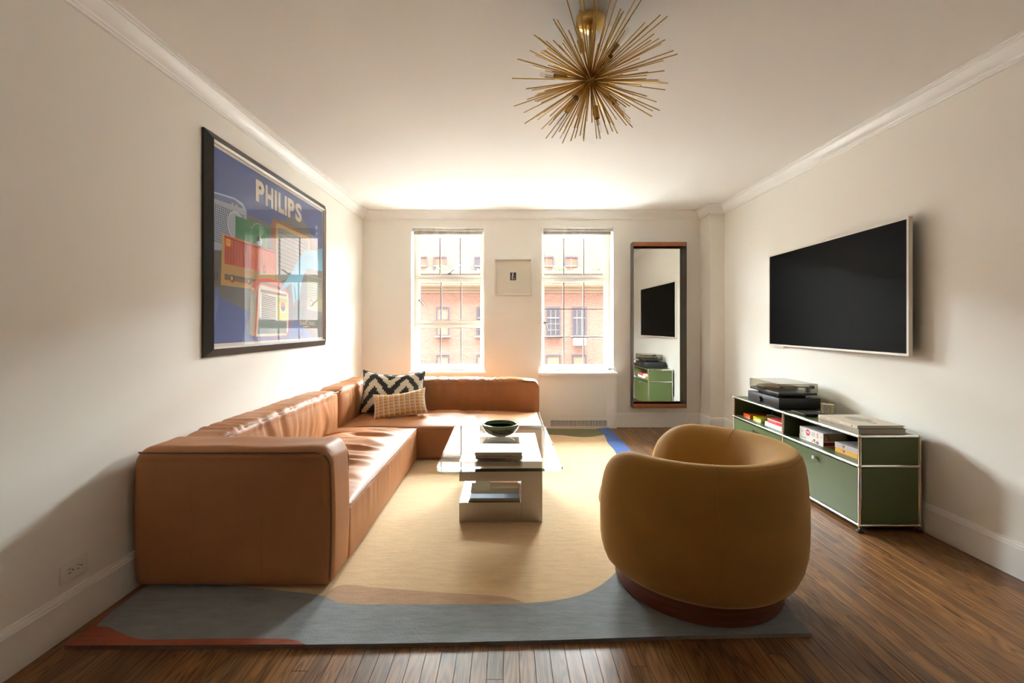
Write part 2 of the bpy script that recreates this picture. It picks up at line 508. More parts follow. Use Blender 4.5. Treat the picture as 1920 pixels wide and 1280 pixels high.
def brick_mat(name, c1, c2, mortar):
    m, nt, b = mat_new(name)
    L = nt.links.new
    b.inputs['Roughness'].default_value = 0.9
    g = nt.nodes.new('ShaderNodeNewGeometry')
    mp = nt.nodes.new('ShaderNodeMapping'); mp.inputs['Rotation'].default_value = (pi / 2, 0, 0)
    L(g.outputs['Position'], mp.inputs['Vector'])
    br = nt.nodes.new('ShaderNodeTexBrick')
    br.inputs['Color1'].default_value = (*c1, 1); br.inputs['Color2'].default_value = (*c2, 1); br.inputs['Mortar'].default_value = (*mortar, 1)
    br.inputs['Scale'].default_value = 1.0; br.inputs['Mortar Size'].default_value = 0.012; br.inputs['Brick Width'].default_value = 0.21; br.inputs['Row Height'].default_value = 0.075; br.inputs['Bias'].default_value = -0.1
    L(mp.outputs['Vector'], br.inputs['Vector'])
    n = nt.nodes.new('ShaderNodeTexNoise'); n.inputs['Scale'].default_value = 0.8; n.inputs['Detail'].default_value = 4
    L(g.outputs['Position'], n.inputs['Vector'])
    mx = nt.nodes.new('ShaderNodeMix'); mx.data_type = 'RGBA'; mx.blend_type = 'MULTIPLY'
    mx.inputs['Factor'].default_value = 0.35
    L(br.outputs['Color'], mx.inputs['A']); L(n.outputs['Color'], mx.inputs['B'])
    L(br.outputs['Color'], b.inputs['Base Color'])
    return m
M['brick'] = brick_mat('facade_brick', (0.179, 0.102, 0.074), (0.125, 0.062, 0.040), (0.204, 0.168, 0.143))
M['limestone'] = pm('limestone', (0.220, 0.191, 0.151), 0.9, var=0.1, var_scale=1.5)
M['limestone_dark'] = pm('limestone_band', (0.162, 0.122, 0.070), 0.9)
M['fac_frame'] = pm('facade_window_frame', (0.049, 0.049, 0.067), 0.6)
M['fac_sash'] = pm('facade_window_sash', (0.145, 0.154, 0.162), 0.5)
M['fac_pane'] = pm('facade_window_pane', (0.052, 0.061, 0.072), 0.15)
M['fac_blind'] = pm('facade_window_blind', (0.191, 0.160, 0.113), 0.8)
M['fac_warm'] = pm('facade_window_curtain', (0.116, 0.072, 0.046), 0.8)
M['leaf'] = pm('shrub_leaf', (0.099, 0.186, 0.017), 0.6, var=0.3, var_scale=6)
M['asphalt'] = pm('asphalt', (0.055, 0.054, 0.053), 0.9)
M['shade_wall'] = pm('shade_wall_brick', (0.085, 0.05, 0.04), 0.9)

# ------------------------------------------------------------------ room shell
def struct(o, label, cat):
    return tag(o, label, cat, kind='structure')

T = 0.30
struct(box('wall_left', XL - 0.15, XL, YF - 0.15, YB + T, -0.02, ZC + 0.1, M['wall']), 'warm white painted wall behind the leather sofa and the poster', 'wall')
struct(box('wall_right', XR, XR + 0.15, YF - 0.15, YB + T, -0.02, ZC + 0.1, M['wall']), 'warm white painted wall behind the television and green cabinet', 'wall')
struct(box('wall_front', XL, XR, YF - 0.15, YF, -0.02, ZC + 0.1, M['wall']), 'warm white wall behind the viewer', 'wall')
wb = MB()
xs = [XL, WIN[0][0], WIN[0][1], WIN[1][0], WIN[1][1], XR]
for i in range(0, 6, 2):
    wb.box(xs[i], xs[i + 1], YB, YB + T, -0.02, ZC + 0.1)
for (a, b) in WIN:
    wb.box(a, b, YB, YB + T, WZ1, ZC + 0.1)
    wb.box(a, b, YB, YB + T, -0.02, WZ0)
struct(wb.build('wall_back', M['wall'], None), 'warm white wall with the two tall windows', 'wall')
struct(box('wall_pier', COLX, XR, COLY, YB, 0, ZC, M['wall']), 'narrow boxed wall pier in the right rear corner', 'pier')
struct(box('ceiling', XL, XR, YF, YB, ZC, ZC + 0.1, M['ceiling']), 'smooth warm white painted ceiling', 'ceiling')

PATH = [(XL, YF), (XR, YF), (XR, COLY), (COLX, COLY), (COLX, YB), (XL, YB)]
def molding(prof, seg):
    n = len(PATH)
    def nrm(i):
        a = Vector(PATH[i % n]); b = Vector(PATH[(i + 1) % n]); d = (b - a).normalized()
        return Vector((-d.y, d.x))
    def miter(i):                                   # offset direction at vertex i
        n0, n1 = nrm((i - 1) % n), nrm(i % n)
        s = n0 + n1
        return s / (1 + n0.dot(n1))
    A, B = Vector(PATH[seg]), Vector(PATH[(seg + 1) % n])
    ma, mb = miter(seg), miter((seg + 1) % n)
    vs = []
    for (P, mm) in ((A, ma), (B, mb)):
        for (d, z) in prof:
            q = P + mm * d
            vs.append((q.x, q.y, z))
    k = len(prof)
    fs = [(i, (i + 1) % k, k + (i + 1) % k, k + i) for i in range(k)] + [tuple(reversed(range(k))), tuple(range(k, 2 * k))]
    return MB().add(vs, fs)
CROWN = [(0, 2.479), (0.012, 2.479), (0.014, 2.492), (0.020, 2.494), (0.024, 2.503), (0.034, 2.510), (0.050, 2.528), (0.060, 2.546), (0.064, 2.553), (0.074, 2.554), (0.076, 2.560), (0.088, 2.561), (0.088, ZC), (0, ZC)]
BASE = [(0, 0), (0.016, 0), (0.016, 0.143), (0.013, 0.147), (0.012, 0.156), (0.008, 0.162), (0.007, 0.169), (0, 0.171)]
SIDES = ['front', 'right', 'pier_front', 'pier_side', 'back', 'left']
WHERE = ['behind the viewer', 'along the television wall', 'on the front of the corner pier', 'on the side of the corner pier', 'along the window wall', 'along the sofa wall']
for i in range(6):
    struct(molding(BASE, i).build('baseboard_' + SIDES[i], M['trim'], None, 25), 'white moulded baseboard ' + WHERE[i], 'baseboard')
    struct(molding(CROWN, i).build('trim_%d' % (i + 1), M['trim'], None, 25), 'white stepped crown moulding ' + WHERE[i], 'crown moulding')

# floor: dark subfloor with oak strips laid along the depth of the room
floor = struct(box('floor', XL - 0.05, XR + 0.05, YF, YB + 0.1, -0.08, -0.017, M['dark']), 'brown stained oak strip floor', 'floor')
PW = 0.0572
rng = random.Random(3)
far = MB()
x = XL
while x < XR:
    x1 = min(x + PW, XR)
    y = YF + rng.uniform(-0.6, 0.0)
    cuts = [YF]
    while y < YB:
        y += rng.choice([0.45, 0.6, 0.75, 0.95, 1.2, 1.5])
        if y > YF + 0.1 and y < YB - 0.08: cuts.append(y)
    cuts.append(YB)
    for a, b in zip(cuts[:-1], cuts[1:]):
        z = rng.uniform(-0.0006, 0.0)
        vis = (b > 1.15 and (x > 1.1 or a < 1.9))
        g = 0.0007
        if vis:
            m = MB()
            c = 0.0004
            vs = [(x + g, a + g, -0.017), (x1 - g, a + g, -0.017), (x1 - g, b - g, -0.017), (x + g, b - g, -0.017),
                  (x + g, a + g, z - c), (x1 - g, a + g, z - c), (x1 - g, b - g, z - c), (x + g, b - g, z - c),
                  (x + g + c, a + g + c / 2, z), (x1 - g - c, a + g + c / 2, z), (x1 - g - c, b - g - c / 2, z), (x + g + c, b - g - c / 2, z)]
            fs = [(0, 1, 5, 4), (1, 2, 6, 5), (2, 3, 7, 6), (3, 0, 4, 7), (4, 5, 9, 8), (5, 6, 10, 9), (6, 7, 11, 10), (7, 4, 8, 11), (8, 9, 10, 11)]
            m.add(vs, fs).build('plank', M['oak'], floor)
        else:
            far.box(x + g, x1 - g, a + g, b - g, -0.017, z)
    x += PW
fo = far.build('covered_planks', M['oak'], floor)
fo['kind'] = 'stuff'

# ------------------------------------------------------------------ windows
def wx(px, Y=WY): return (px - VX) * Y / F
def wz(py, Y=WY): return CZ + (VY - py) * Y / F

def ring(m, x0, x1, z0, z1, w, y0, y1):
    wl, wr, wb_, wt = w
    m.box(x0, x0 + wl, y0, y1, z0, z1); m.box(x1 - wr, x1, y0, y1, z0, z1)
    m.box(x0 + wl, x1 - wr, y0, y1, z0, z0 + wb_); m.box(x0 + wl, x1 - wr, y0, y1, z1 - wt, z1)

def make_window(n, a, b, gx0, gx1, sashes, label):
    w = thing('window_%d' % n, label, 'window', ((a + b) / 2, WY, WZ0), kind='structure')
    m = MB()
    ring(m, a, b, WZ0, WZ1, (wx(gx0) - a - 0.022, b - wx(gx1) - 0.022, wz(683) - WZ0 - 0.02, WZ1 - wz(445) - 0.02), WY, WY + 0.09)
    m.build('frame', M['sash'], w)
    for sa_, sb_ in zip(sashes[:-1], sashes[1:]):
        box('meeting_rail', wx(gx0) - 0.03, wx(gx1) + 0.03, WY + 0.002, WY + 0.05, wz(sb_[0]) + 0.012, wz(sa_[1]) - 0.012, M['sash'], w)
    for (py0, py1, vbars, hbars, off) in sashes:
        x0, x1 = wx(gx0), wx(gx1); z1, z0 = wz(py0), wz(py1)
        m = MB()
        ring(m, x0 - 0.024, x1 + 0.024, z0 - 0.036, z1 + 0.036, (0.024, 0.024, 0.036, 0.036), WY + off - 0.012, WY + off + 0.03)
        s = m.build('sash', M['sash'], w)
        box('pane', x0, x1, WY + off + 0.012, WY + off + 0.016, z0, z1, M['pane'], s)
        for px in vbars:
            box('muntin', wx(px) - 0.006, wx(px) + 0.006, WY + off + 0.004, WY + off + 0.024, z0, z1, M['muntin'], s)
        for py in hbars:
            box('muntin', x0, x1, WY + off + 0.006, WY + off + 0.022, wz(py) - 0.006, wz(py) + 0.006, M['muntin'], s)
        # dark glazing gasket
        m = MB(); ring(m, x0 - 0.001, x1 + 0.001, z0 - 0.001, z1 + 0.001, (0.005,) * 4, WY + off + 0.008, WY + off + 0.020)
        m.build('gasket', M['muntin'], s)
    return w

w1 = make_window(1, WIN[0][0], WIN[0][1], 787.5, 900.5, [(445.5, 515.5, (825, 863), (), 0.0), (528.5, 600.5, (827, 864.5), (), 0.0), (614.5, 683, (826, 864.5), (), 0.0)], 'white three-sash window above the rear sofa back, left of the small picture')
w2 = make_window(2, WIN[1][0], WIN[1][1], 1020.5, 1132.5, [(446, 516, (1057, 1094.5), (), 0.0), (528.5, 683.5, (1057, 1094.5), (579.7, 631.6), 0.0)], 'white window above the radiator cover, right of the small picture')

M['pewter'] = pm('pewter', (0.10, 0.092, 0.08), 0.4, spec=0.3)
def lever(w, px, py, ang, Ll):
    c = Vector((wx(px), WY - 0.012, wz(py)))
    m = MB().box(c.x - 0.022, c.x + 0.022, c.y - 0.008, c.y, c.z - 0.012, c.z + 0.012, 0, 0.002)
    m.cyl(c, c + Vector((0, -0.04, 0)), 0.008, n=10)
    d = Vector((cos(ang), 0, sin(ang)))
    p = c + Vector((0, -0.036, 0))
    m.tube([p, p + d * Ll * 0.35 + Vector((0, -0.012, 0)), p + d * Ll * 0.7 + Vector((0, -0.014, 0.004)), p + d * Ll + Vector((0, -0.008, -0.004))], 0.0075, 8)
    m.build('handle', M['pewter'], w, 40)
lever(w1, 843, 513, radians(35), 0.085)
lever(w1, 788.5, 563, radians(-50), 0.085)
lever(w2, 1022.5, 605, radians(-75), 0.10)

# sill of the left window; the right one ends on the radiator cover
struct(box('trim_7', -1.172, -0.248, YB - 0.028, WY, WZ0 - 0.028, WZ0 + 0.002, M['trim'], None, 0.004), 'white window sill board above the sofa back', 'window sill')

def blind(a, b, label):
    t = thing('roller_blind', label, 'blind', ((a + b) / 2, YB + 0.03, WZ1 - 0.06), 'rolled-up roller blinds at the tops of the windows')
    c = (YB + 0.016, WZ1 - 0.022)
    MB().cyl((a + 0.02, c[0], c[1]), (b - 0.02, c[0], c[1]), 0.019, n=18).build('roll', M['blind'], t, 40)
    box('fabric', a + 0.025, b - 0.025, c[0] + 0.012, c[0] + 0.0145, c[1] - 0.048, c[1], M['blind'], t)
    box('hem_bar', a + 0.025, b - 0.025, c[0] + 0.008, c[0] + 0.018, c[1] - 0.056, c[1] - 0.046, M['blind'], t, 0.002)
    for x in (a + 0.004, b - 0.016):
        box('bracket', x, x + 0.012, c[0] - 0.022, c[0] + 0.022, c[1] - 0.022, WZ1, M['nickel'], t, 0.002)
blind(*WIN[0], 'silvery roller blind rolled up at the top of the left window')
blind(*WIN[1], 'silvery roller blind rolled up at the top of the right window')

# radiator cover below the right window
rx0, rx1, ry = 0.383, 1.290, 5.418
rc = thing('radiator_cover', 'white panelled radiator cover with slotted grille under the right window', 'radiator cover', ((rx0 + rx1) / 2, 5.46, 0))
gx0, gx1, gz0, gz1 = wx(1032.5, ry), wx(1138.5, ry), wz(800, ry), wz(788, ry)
m = MB()
m.box(rx0, rx1, ry, YB - 0.003, gz1, 0.63); m.box(rx0, rx1, ry, YB - 0.003, 0.0, gz0); m.box(rx0, gx0, ry, YB - 0.003, gz0, gz1); m.box(gx1, rx1, ry, YB - 0.003, gz0, gz1)
m.build('body', M['trim'], rc)
box('grille_recess', gx0, gx1, ry + 0.03, ry + 0.04, gz0, gz1, M['dark'], rc)
NS = 35
for k in range(NS + 1):
    xx = gx0 + (gx1 - gx0) * k / NS
    box('grille_slat', xx - 0.0050, xx + 0.0050, ry + 0.001, ry + 0.02, gz0, gz1, M['trim'], rc)
box('top_ledge', rx0 - 0.012, rx1 + 0.012, ry - 0.022, YB - 0.003, 0.628, WZ0, M['trim'], rc, 0.005)
m = MB(); ring(m, wx(1020, ry), wx(1152, ry), wz(784, ry) - 0.10, 0.60, (0.006,) * 4, ry - 0.006, ry + 0.001)
m.build('panel_bead', M['trim'], rc)
m = MB(); ring(m, wx(1033, ry), wx(1138, ry), wz(779, ry), 0.585, (0.005,) * 4, ry - 0.005, ry + 0.001)
m.build('panel_bead', M['trim'], rc)
vk = thing('valve_key', 'small dark metal valve key on the right end of the radiator cover', 'valve key', (wx(1146, 5.5), 5.46, WZ0))
c = Vector((wx(1146, 5.46), 5.45, WZ0))
MB().cyl(c, c + Vector((0, 0, 0.035)), 0.006, n=10).build('stem', M['nickel'], vk, 40)
MB().box(c.x - 0.035, c.x + 0.035, c.y - 0.008, c.y + 0.008, c.z + 0.033, c.z + 0.043, 0, 0.003).build('wing', M['black'], vk)

# ------------------------------------------------------------------ the street and the building opposite
struct(box('ground', -150, 150, 5.9, 180, -12.2, -12.0, M['asphalt']), 'street far below the windows', 'street')
tw = MB()  # tall outer wall, added out of view to keep skylight off the facade
tw.box(-120, XL - 0.15, YB, YB + T, -12, 75); tw.box(XR + 0.15, 120, YB, YB + T, -12, 75)
tw.box(XL - 0.15, XR + 0.15, YB, YB + T, ZC + 0.1, 75); tw.box(XL - 0.15, XR + 0.15, YB, YB + T, -12, -0.02)
struct(tw.build('shade_wall_outside', M['shade_wall'], None), 'unseen outer brick wall added to shade the building opposite', 'wall')

M['terrace'] = pm('pale_bounce_slab', (0.38, 0.375, 0.355), 0.9, var=0.06, var_scale=2)  # surface of the added slab that reflects skylight indoors
struct(box('terrace', -4.5, 4.5, YB + T + 0.005, 8.6, 0.30, 0.47, M['terrace']), 'unseen pale slab added outside the windows to bounce skylight onto the ceiling', 'bounce_slab')  # added below the view line to throw skylight up at the ceiling
struct(box('shade_slab', -6, 6, YB + T + 0.005, 7.50, 2.85, 3.05, M['limestone']), 'unseen slab added above the windows to cut off steep skylight', 'shade_slab')  # added overhang, out of view, blocks steep skylight near the windows
FY = 29.0
def fx(px, Y=FY): return (px - VX) * Y / F
def fz(py, Y=FY): return CZ + (VY - py) * Y / F
bld = thing('brick_building', 'sunlit pink brick apartment building across the street, seen through both windows', 'building', (0, FY, -12))
UY = 31.2
box('wall', -60, 60, FY, FY + 6, -12, fz(549), M['brick'], bld)
box('upper_wall', -59, 59, UY, UY + 4, fz(549), 9.2, M['brick'], bld)
# cornice: stepped limestone bands, then the parapet and its coping
zz = [fz(p) for p in (549, 546, 543.5, 541, 538.5, 536, 533)]
for k in range(6):
    box('cornice_band', -60.2, 60.2, FY - 0.06 - 0.05 * k, FY + 0.5, zz[k], zz[k + 1], M['limestone'] if k % 2 == 0 else M['limestone_dark'], bld)
box('parapet', -60.1, 60.1, FY - 0.1, FY + 0.25, fz(533), fz(513.5), M['limestone'], bld)
box('coping', -60.2, 60.2, FY - 0.28, FY + 0.40, fz(513.5), fz(508), M['limestone'], bld)
for (p0, p1) in ((795, 826), (1037, 1088), (700, 735), (930, 975), (1160, 1200)):
    n = int((p1 - p0) / 5.86)
    for k in range(n + 1):
        xc = fx(p0 + 5.86 * k)
        box('parapet_slot', xc - 0.045, xc + 0.045, FY - 0.115, FY - 0.095, fz(532.5), fz(515), M['muntin'], bld)
def fac_window(x0, x1, z0, z1, Y, pane, grid, parent, ac=False):
    m = MB(); ring(m, x0, x1, z0, z1, (0.09, 0.09, 0.07, 0.12), Y - 0.04, Y + 0.16)
    w = m.build('window', M['fac_frame'], parent)
    box('pane', x0 + 0.06, x1 - 0.06, Y - 0.012, Y + 0.02, z0 + 0.05, z1 - 0.1, pane, w)
    zm = z0 + (z1 - z0) * 0.62
    m = MB(); m.box(x0 + 0.08, x1 - 0.08, Y - 0.035, Y - 0.005, zm - 0.04, zm + 0.04)
    gw, gh = grid
    for k in range(1, gw):
        xc = x0 + (x1 - x0) * k / gw
        m.box(xc - 0.018, xc + 0.018, Y - 0.03, Y - 0.008, z0 + 0.06, z1 - 0.1)
    for k in range(1, gh):
        zc = z0 + (zm - z0) * k / gh
        m.box(x0 + 0.08, x1 - 0.08, Y - 0.03, Y - 0.008, zc - 0.018, zc + 0.018)
    m.build('sash_bars', M['fac_sash'], w)
    box('sill', x0 - 0.08, x1 + 0.08, Y - 0.14, Y + 0.05, z0 - 0.09, z0, M['limestone'], parent)
cols = [(560, 586), (640, 666), (705, 731), (818, 842.5), (893, 917.5), (958, 984), (1023.5, 1051), (1072.3, 1100), (1160, 1187), (1230, 1257), (1300, 1327)]
for i, (p0, p1) in enumerate(cols):
    fac_window(fx(p0), fx(p1), fz(629.5), fz(575), FY, M['fac_pane'] if i % 2 == 0 else M['fac_blind'] if i == 3 else M['fac_pane'], (3, 3) if i in (4, 6, 9) else (3, 1), bld)
    fac_window(fx(p0), fx(p1), fz(718.5), fz(664.3), FY, M['fac_blind'], (1, 1), bld)
    fac_window(fx(p0), fx(p1), fz(807.5), fz(753), FY, M['fac_pane'], (3, 1), bld)
for i, (p0, p1) in enumerate([(640, 666), (710, 736), (775, 801.6), (811.7, 838), (888, 914), (945, 971), (1012, 1039), (1058, 1083.7), (1150, 1176), (1220, 1246)]):
    fac_window(fx(p0, UY), fx(p1, UY), fz(530, UY), fz(479.5, UY), UY, M['fac_warm'] if i != 4 else M['fac_pane'], (1, 1) if i < 5 else (2, 1), bld)
ac = thing('air_conditioner', 'white window air conditioner below a facade window across the street', 'air conditioner', (fx(1086), FY - 0.2, fz(647)))
x0, x1, z0, z1 = fx(1075), fx(1097.5), fz(647), fz(633.5)
box('casing', x0, x1, FY - 0.35, FY + 0.02, z0, z1, M['white'], ac, 0.02)
for k in range(5):
    zc = z0 + (z1 - z0) * (k + 0.7) / 5.6
    box('louver', x0 + 0.06, x1 - 0.16, FY - 0.365, FY - 0.34, zc - 0.012, zc + 0.012, M['limestone'], ac)
tu = thing('air_conditioner', 'white rooftop condenser unit standing on the terrace opposite', 'air conditioner', (fx(866, 30.4), 30.4, fz(508, 30.4)))
x0, x1, z0, z1 = fx(852.8, 30.4), fx(880, 30.4), fz(516, 30.4), fz(496.5, 30.4)
box('casing', x0, x1, 30.2, 30.6, z0, z1, M['white'], tu, 0.02)
box('grille', x0 + 0.06, x0 + 0.5, 30.19, 30.21, z0 + 0.06, z1 - 0.1, M['limestone'], tu)
box('terrace_deck', -59, 59, FY + 0.25, UY, fz(549), fz(533) - 0.05, M['asphalt'], bld)
# planting behind the parapet
def shrub(px0, px1, py, label):
    Y = FY + 0.42
    x0, x1 = fx(px0, Y), fx(px1, Y); zt = fz(py, Y); zb = fz(513, Y)
    r = random.Random(int(px0))
    m = MB()
    for k in range(420):
        t = r.uniform(0, 2 * pi); u = r.uniform(-1, 1)
        rr = r.uniform(0.55, 1.0)
        c = Vector(((x0 + x1) / 2 + (x1 - x0) / 2 * rr * cos(t) * sqrt(1 - u * u * 0.6), Y + 0.16 * rr * sin(t), zb + (zt - zb) * (0.15 + 0.85 * abs(u) * rr * r.uniform(0.75, 1.05))))
        s = r.uniform(0.035, 0.07)
        a = Vector((r.gauss(0, 1), r.gauss(0, 1), r.gauss(0, 1))).normalized(); b = a.orthogonal().normalized()
        m.add([c + a * s, c + b * s * 0.55, c - a * s, c - b * s * 0.55], [(0, 1, 2, 3)])
    t = thing('shrub', label, 'shrub', ((x0 + x1) / 2, Y, fz(533) - 0.05), 'shrubs on the terrace across the street')
    m.build('foliage', M['leaf'], t)
    MB().cyl(((x0 + x1) / 2, Y, fz(533) - 0.05), ((x0 + x1) / 2, Y, zb + (zt - zb) * 0.5), 0.03, n=6).build('stem', M['print_brown'], t)
shrub(795.5, 813, 502.5, 'low green shrub furthest left on the terrace opposite, seen through the left window')
shrub(816, 841, 498, 'taller green shrub left of the white condenser on the terrace opposite')
shrub(867, 883, 503.5, 'small yellowish shrub in front of the white condenser on the terrace opposite')
shrub(893, 908, 504, 'low green shrub at the right edge of the left window view')
shrub(1012, 1024, 501, 'green shrub at the left edge of the right window view')
shrub(1035, 1062, 495.5, 'large green shrub behind the left muntin of the right window')
shrub(1074, 1093.5, 501.5, 'low green shrub in the middle of the right window view')
shrub(1107, 1131, 497.5, 'bushy green shrub at the right side of the right window view')

# ------------------------------------------------------------------ rug
RZ = 0.015
def fl(px, py, z=RZ):
    Y = F * (CZ - z) / (py - VY)
    return ((px - VX) * Y / F, Y)
rug = thing('rug', 'large beige area rug with blue-grey, rust, blue and green fields under the seating', 'rug', (-0.2, 3.5, 0))
FE = [fl(p, q, 0.0) for (p, q) in ((121, 1218), (350, 1217), (577, 1215.5), (700, 1214), (882, 1210.5), (1065, 1206), (1247, 1199.5), (1392, 1196.5), (1522, 1193.5))]
RC = [FE[0], FE[-1], (1.19, 5.405), (-1.690, 5.405)]
def front_y(x):
    for (a, b) in zip(FE[:-1], FE[1:]):
        if a[0] <= x <= b[0]: return a[1] + (b[1] - a[1]) * (x - a[0]) / (b[0] - a[0])
    return FE[0][1] if x < FE[0][0] else FE[-1][1]
def smooth_line(pts, n=8):
    out = []
    P = [pts[0]] + list(pts) + [pts[-1]]
    for i in range(1, len(P) - 2):
        p0, p1, p2, p3 = P[i - 1], P[i], P[i + 1], P[i + 2]
        for k in range(n):
            t = k / n
            out.append(tuple(0.5 * (2 * p1[d] + (p2[d] - p0[d]) * t + (2 * p0[d] - 5 * p1[d] + 4 * p2[d] - p3[d]) * t * t + (3 * p1[d] - p0[d] - 3 * p2[d] + p3[d]) * t ** 3) for d in (0, 1)))
    out.append(tuple(pts[-1]))
    return out
def field(name, poly, mat, z1, label=None, z0=0.0):
    # flat pile field with a softened upper edge
    n = len(poly)
    area = sum(poly[i][0] * poly[(i + 1) % n][1] - poly[(i + 1) % n][0] * poly[i][1] for i in range(n))
    if area < 0: poly = poly[::-1]
    o = MB().prism(poly, lambda u, v, d: (u, v, d), z0, z1).build(name, mat, rug)
    if label: o['label'] = label
    return o
def edge(i, j, t): return (RC[i][0] + (RC[j][0] - RC[i][0]) * t, RC[i][1] + (RC[j][1] - RC[i][1]) * t)
field('pile', FE + RC[2:], M['rug_beige'], RZ - 0.003)
front_line = smooth_line([(RC[0][0] + (RC[3][0] - RC[0][0]) * 0.12, 2.16), (-1.3, 2.12), (-0.95, 2.07), fl(605, 1117), fl(640, 1130), fl(700, 1132.5), fl(780, 1132.5), fl(880, 1132), fl(985, 1130), fl(1060, 1122), fl(1110, 1106), fl(1145, 1082), fl(1162, 1062), fl(1185, 1035), (0.95, 2.62), (1.188, 2.68)])
field('pile', FE + front_line[::-1], M['rug_grey'], RZ, 'blue-grey band across the front of the rug')
rust = smooth_line([(RC[0][0] + (RC[3][0] - RC[0][0]) * 0.06, 1.93), fl(182, 1172), fl(202, 1175), fl(225, 1186), fl(255, 1196.5), fl(290, 1199), fl(400, 1197.5), fl(500, 1197), fl(545, 1199), fl(568, 1206), fl(578, 1214)])
rust = [p for p in rust if p[1] > front_y(p[0]) + 0.001]
field('pile', FE[:2] + [(rust[-1][0] + 0.006, front_y(rust[-1][0] + 0.006))] + rust[::-1], M['rug_rust'], RZ + 0.0012, 'rust red corner of the rug')
peach = smooth_line([fl(606, 1116), fl(640, 1096), fl(700, 1100), fl(800, 1108), fl(900, 1114), fl(950, 1118.5), fl(985, 1129.5)])
lower = [p for p in front_line if fl(606, 1116)[0] <= p[0] <= fl(986, 1130)[0] and p[1] < 2.2]
field('pile', peach + lower[::-1], M['rug_peach'], RZ - 0.001, 'darker peach crescent on the rug')
blue_in = smooth_line([fl(1118.5, 803.3), fl(1133, 815), fl(1139.5, 829), fl(1150, 841), fl(1157, 852), fl(1164.5, 861), fl(1185, 895), (0.985, 2.95), (1.06, 2.70), (1.188, 2.68)])
field('pile', [RC[2]] + blue_in, M['rug_blue'], RZ, 'blue strip along the right edge of the rug')
green = smooth_line([fl(1133, 814), fl(1108, 818), fl(1081, 818), fl(1054, 815), fl(1029, 814), (0.1, 5.15), (-0.6, 5.2), (-1.0, 5.405)])
field('pile', green + [fl(1118, 803.5)], M['rug_green'], RZ - 0.001, 'olive green field at the far end of the rug')

# ------------------------------------------------------------------ leather sectional sofa
def wrinkle(p, kx, ky, seed, amp, warp=0.6):
    q = Vector((p.x * kx, p.y * ky, p.z * 3 + seed))
    w = noise.noise(Vector((p.x * 3.1, p.y * 3.1, seed)))
    a = noise.noise(q + Vector((w * warp, w * warp, 0)))
    return amp * (1 - abs(a) * 2.2)

SX0, SX1 = -1.708, -0.80
AY0, AY1 = 2.093, 2.335
SY1 = 4.095
ST = 0.632

def back_disp(axis, inner, seed, L0, L1):
    # soft back: plump top, gathers across the top and down the inner face
    def f(p, n):
        d = 0.0
        t = (p.y if axis == 'y' else p.x)
        u = (t - L0) / (L1 - L0)
        e = sstep(0, 0.12, u) * sstep(0, 0.12, 1 - u)
        if n.z > 0.3:
            d += 0.022 * e * n.z + 0.004 * noise.noise(Vector((p.x * 6, p.y * 6, seed)))
            g = noise.noise(Vector((t * 15 + 0.4 * noise.noise(p * 5), (p.x if axis == 'y' else p.y) * 2.0, seed)))
            d += 0.014 * e * (abs(g) * -1.6 + 0.4) * sstep(0.3, 0.9, n.z)
        k = n.dot(inner)
        if k > 0.3:
            g = noise.noise(Vector((t * 11 + 0.8 * noise.noise(p * 4), p.z * 1.6, seed + 5)))
            d += 0.024 * e * sin(pi * min(1, max(0, (p.z - 0.30) / 0.36))) + 0.017 * e * (0.35 - abs(g) * 1.5)
        return n * d
    return f

def seat_disp(x0, x1, y0, y1, seed, axis, amp=0.011):
    def f(p, n):
        d = 0.0
        u = (p.x - x0) / (x1 - x0); v = (p.y - y0) / (y1 - y0)
        if n.z > 0.2:
            e = (1 - abs(2 * u - 1) ** 3.2) * (1 - abs(2 * v - 1) ** 3.2)
            d += 0.052 * max(0, e) * n.z
            if axis == 'x':
                g = noise.noise(Vector((p.x * 2.3 + 0.5 * noise.noise(p * 3), p.y * 9.5 + 0.9 * noise.noise(p * 2.2), seed)))
                fade = sstep(1.02, 0.62, u) * sstep(0, .05, u)
            else:
                g = noise.noise(Vector((p.x * 7 + 0.9 * noise.noise(p * 3.5), p.y * 6 + 0.8 * noise.noise(p * 2.2), seed)))
                fade = sstep(0.05, 0.35, v) * sstep(0, .08, u) * sstep(0, 0.06, 1 - u) * (0.25 + 0.75 * sstep(0.75, 0.5, u))
            d += amp * fade * (0.4 - abs(g) * 2.4) * n.z
        else:
            d += 0.004 * noise.noise(Vector((p.x * 4, p.y * 4, p.z * 1.5 + seed)))
            q = p.y if axis == 'x' else p.x
            d += 0.0035 * noise.noise(Vector((q * 14, 0, seed + 3))) * sstep(0.02, 0.25, p.z)
        return n * d
    return f

def arm_disp(p, n):
    d = 0.0
    if n.z > 0.25:
        u = (p.x - SX0) / (SX1 - SX0)
        d += 0.026 * n.z * sstep(0, 0.08, u) * sstep(0, 0.06, 1 - u)
        d += 0.006 * noise.noise(Vector((p.x * 5, p.y * 9, 3)))
    if n.x > 0.4:
        d += 0.012 * sin(pi * min(1, max(0, p.z / 0.63)))
    if n.y < -0.4:
        d += 0.006 * noise.noise(Vector((p.x * 2.2, 1, p.z * 2.2))) + 0.010 * sin(pi * min(1, max(0, p.z / 0.63)))
    return n * d

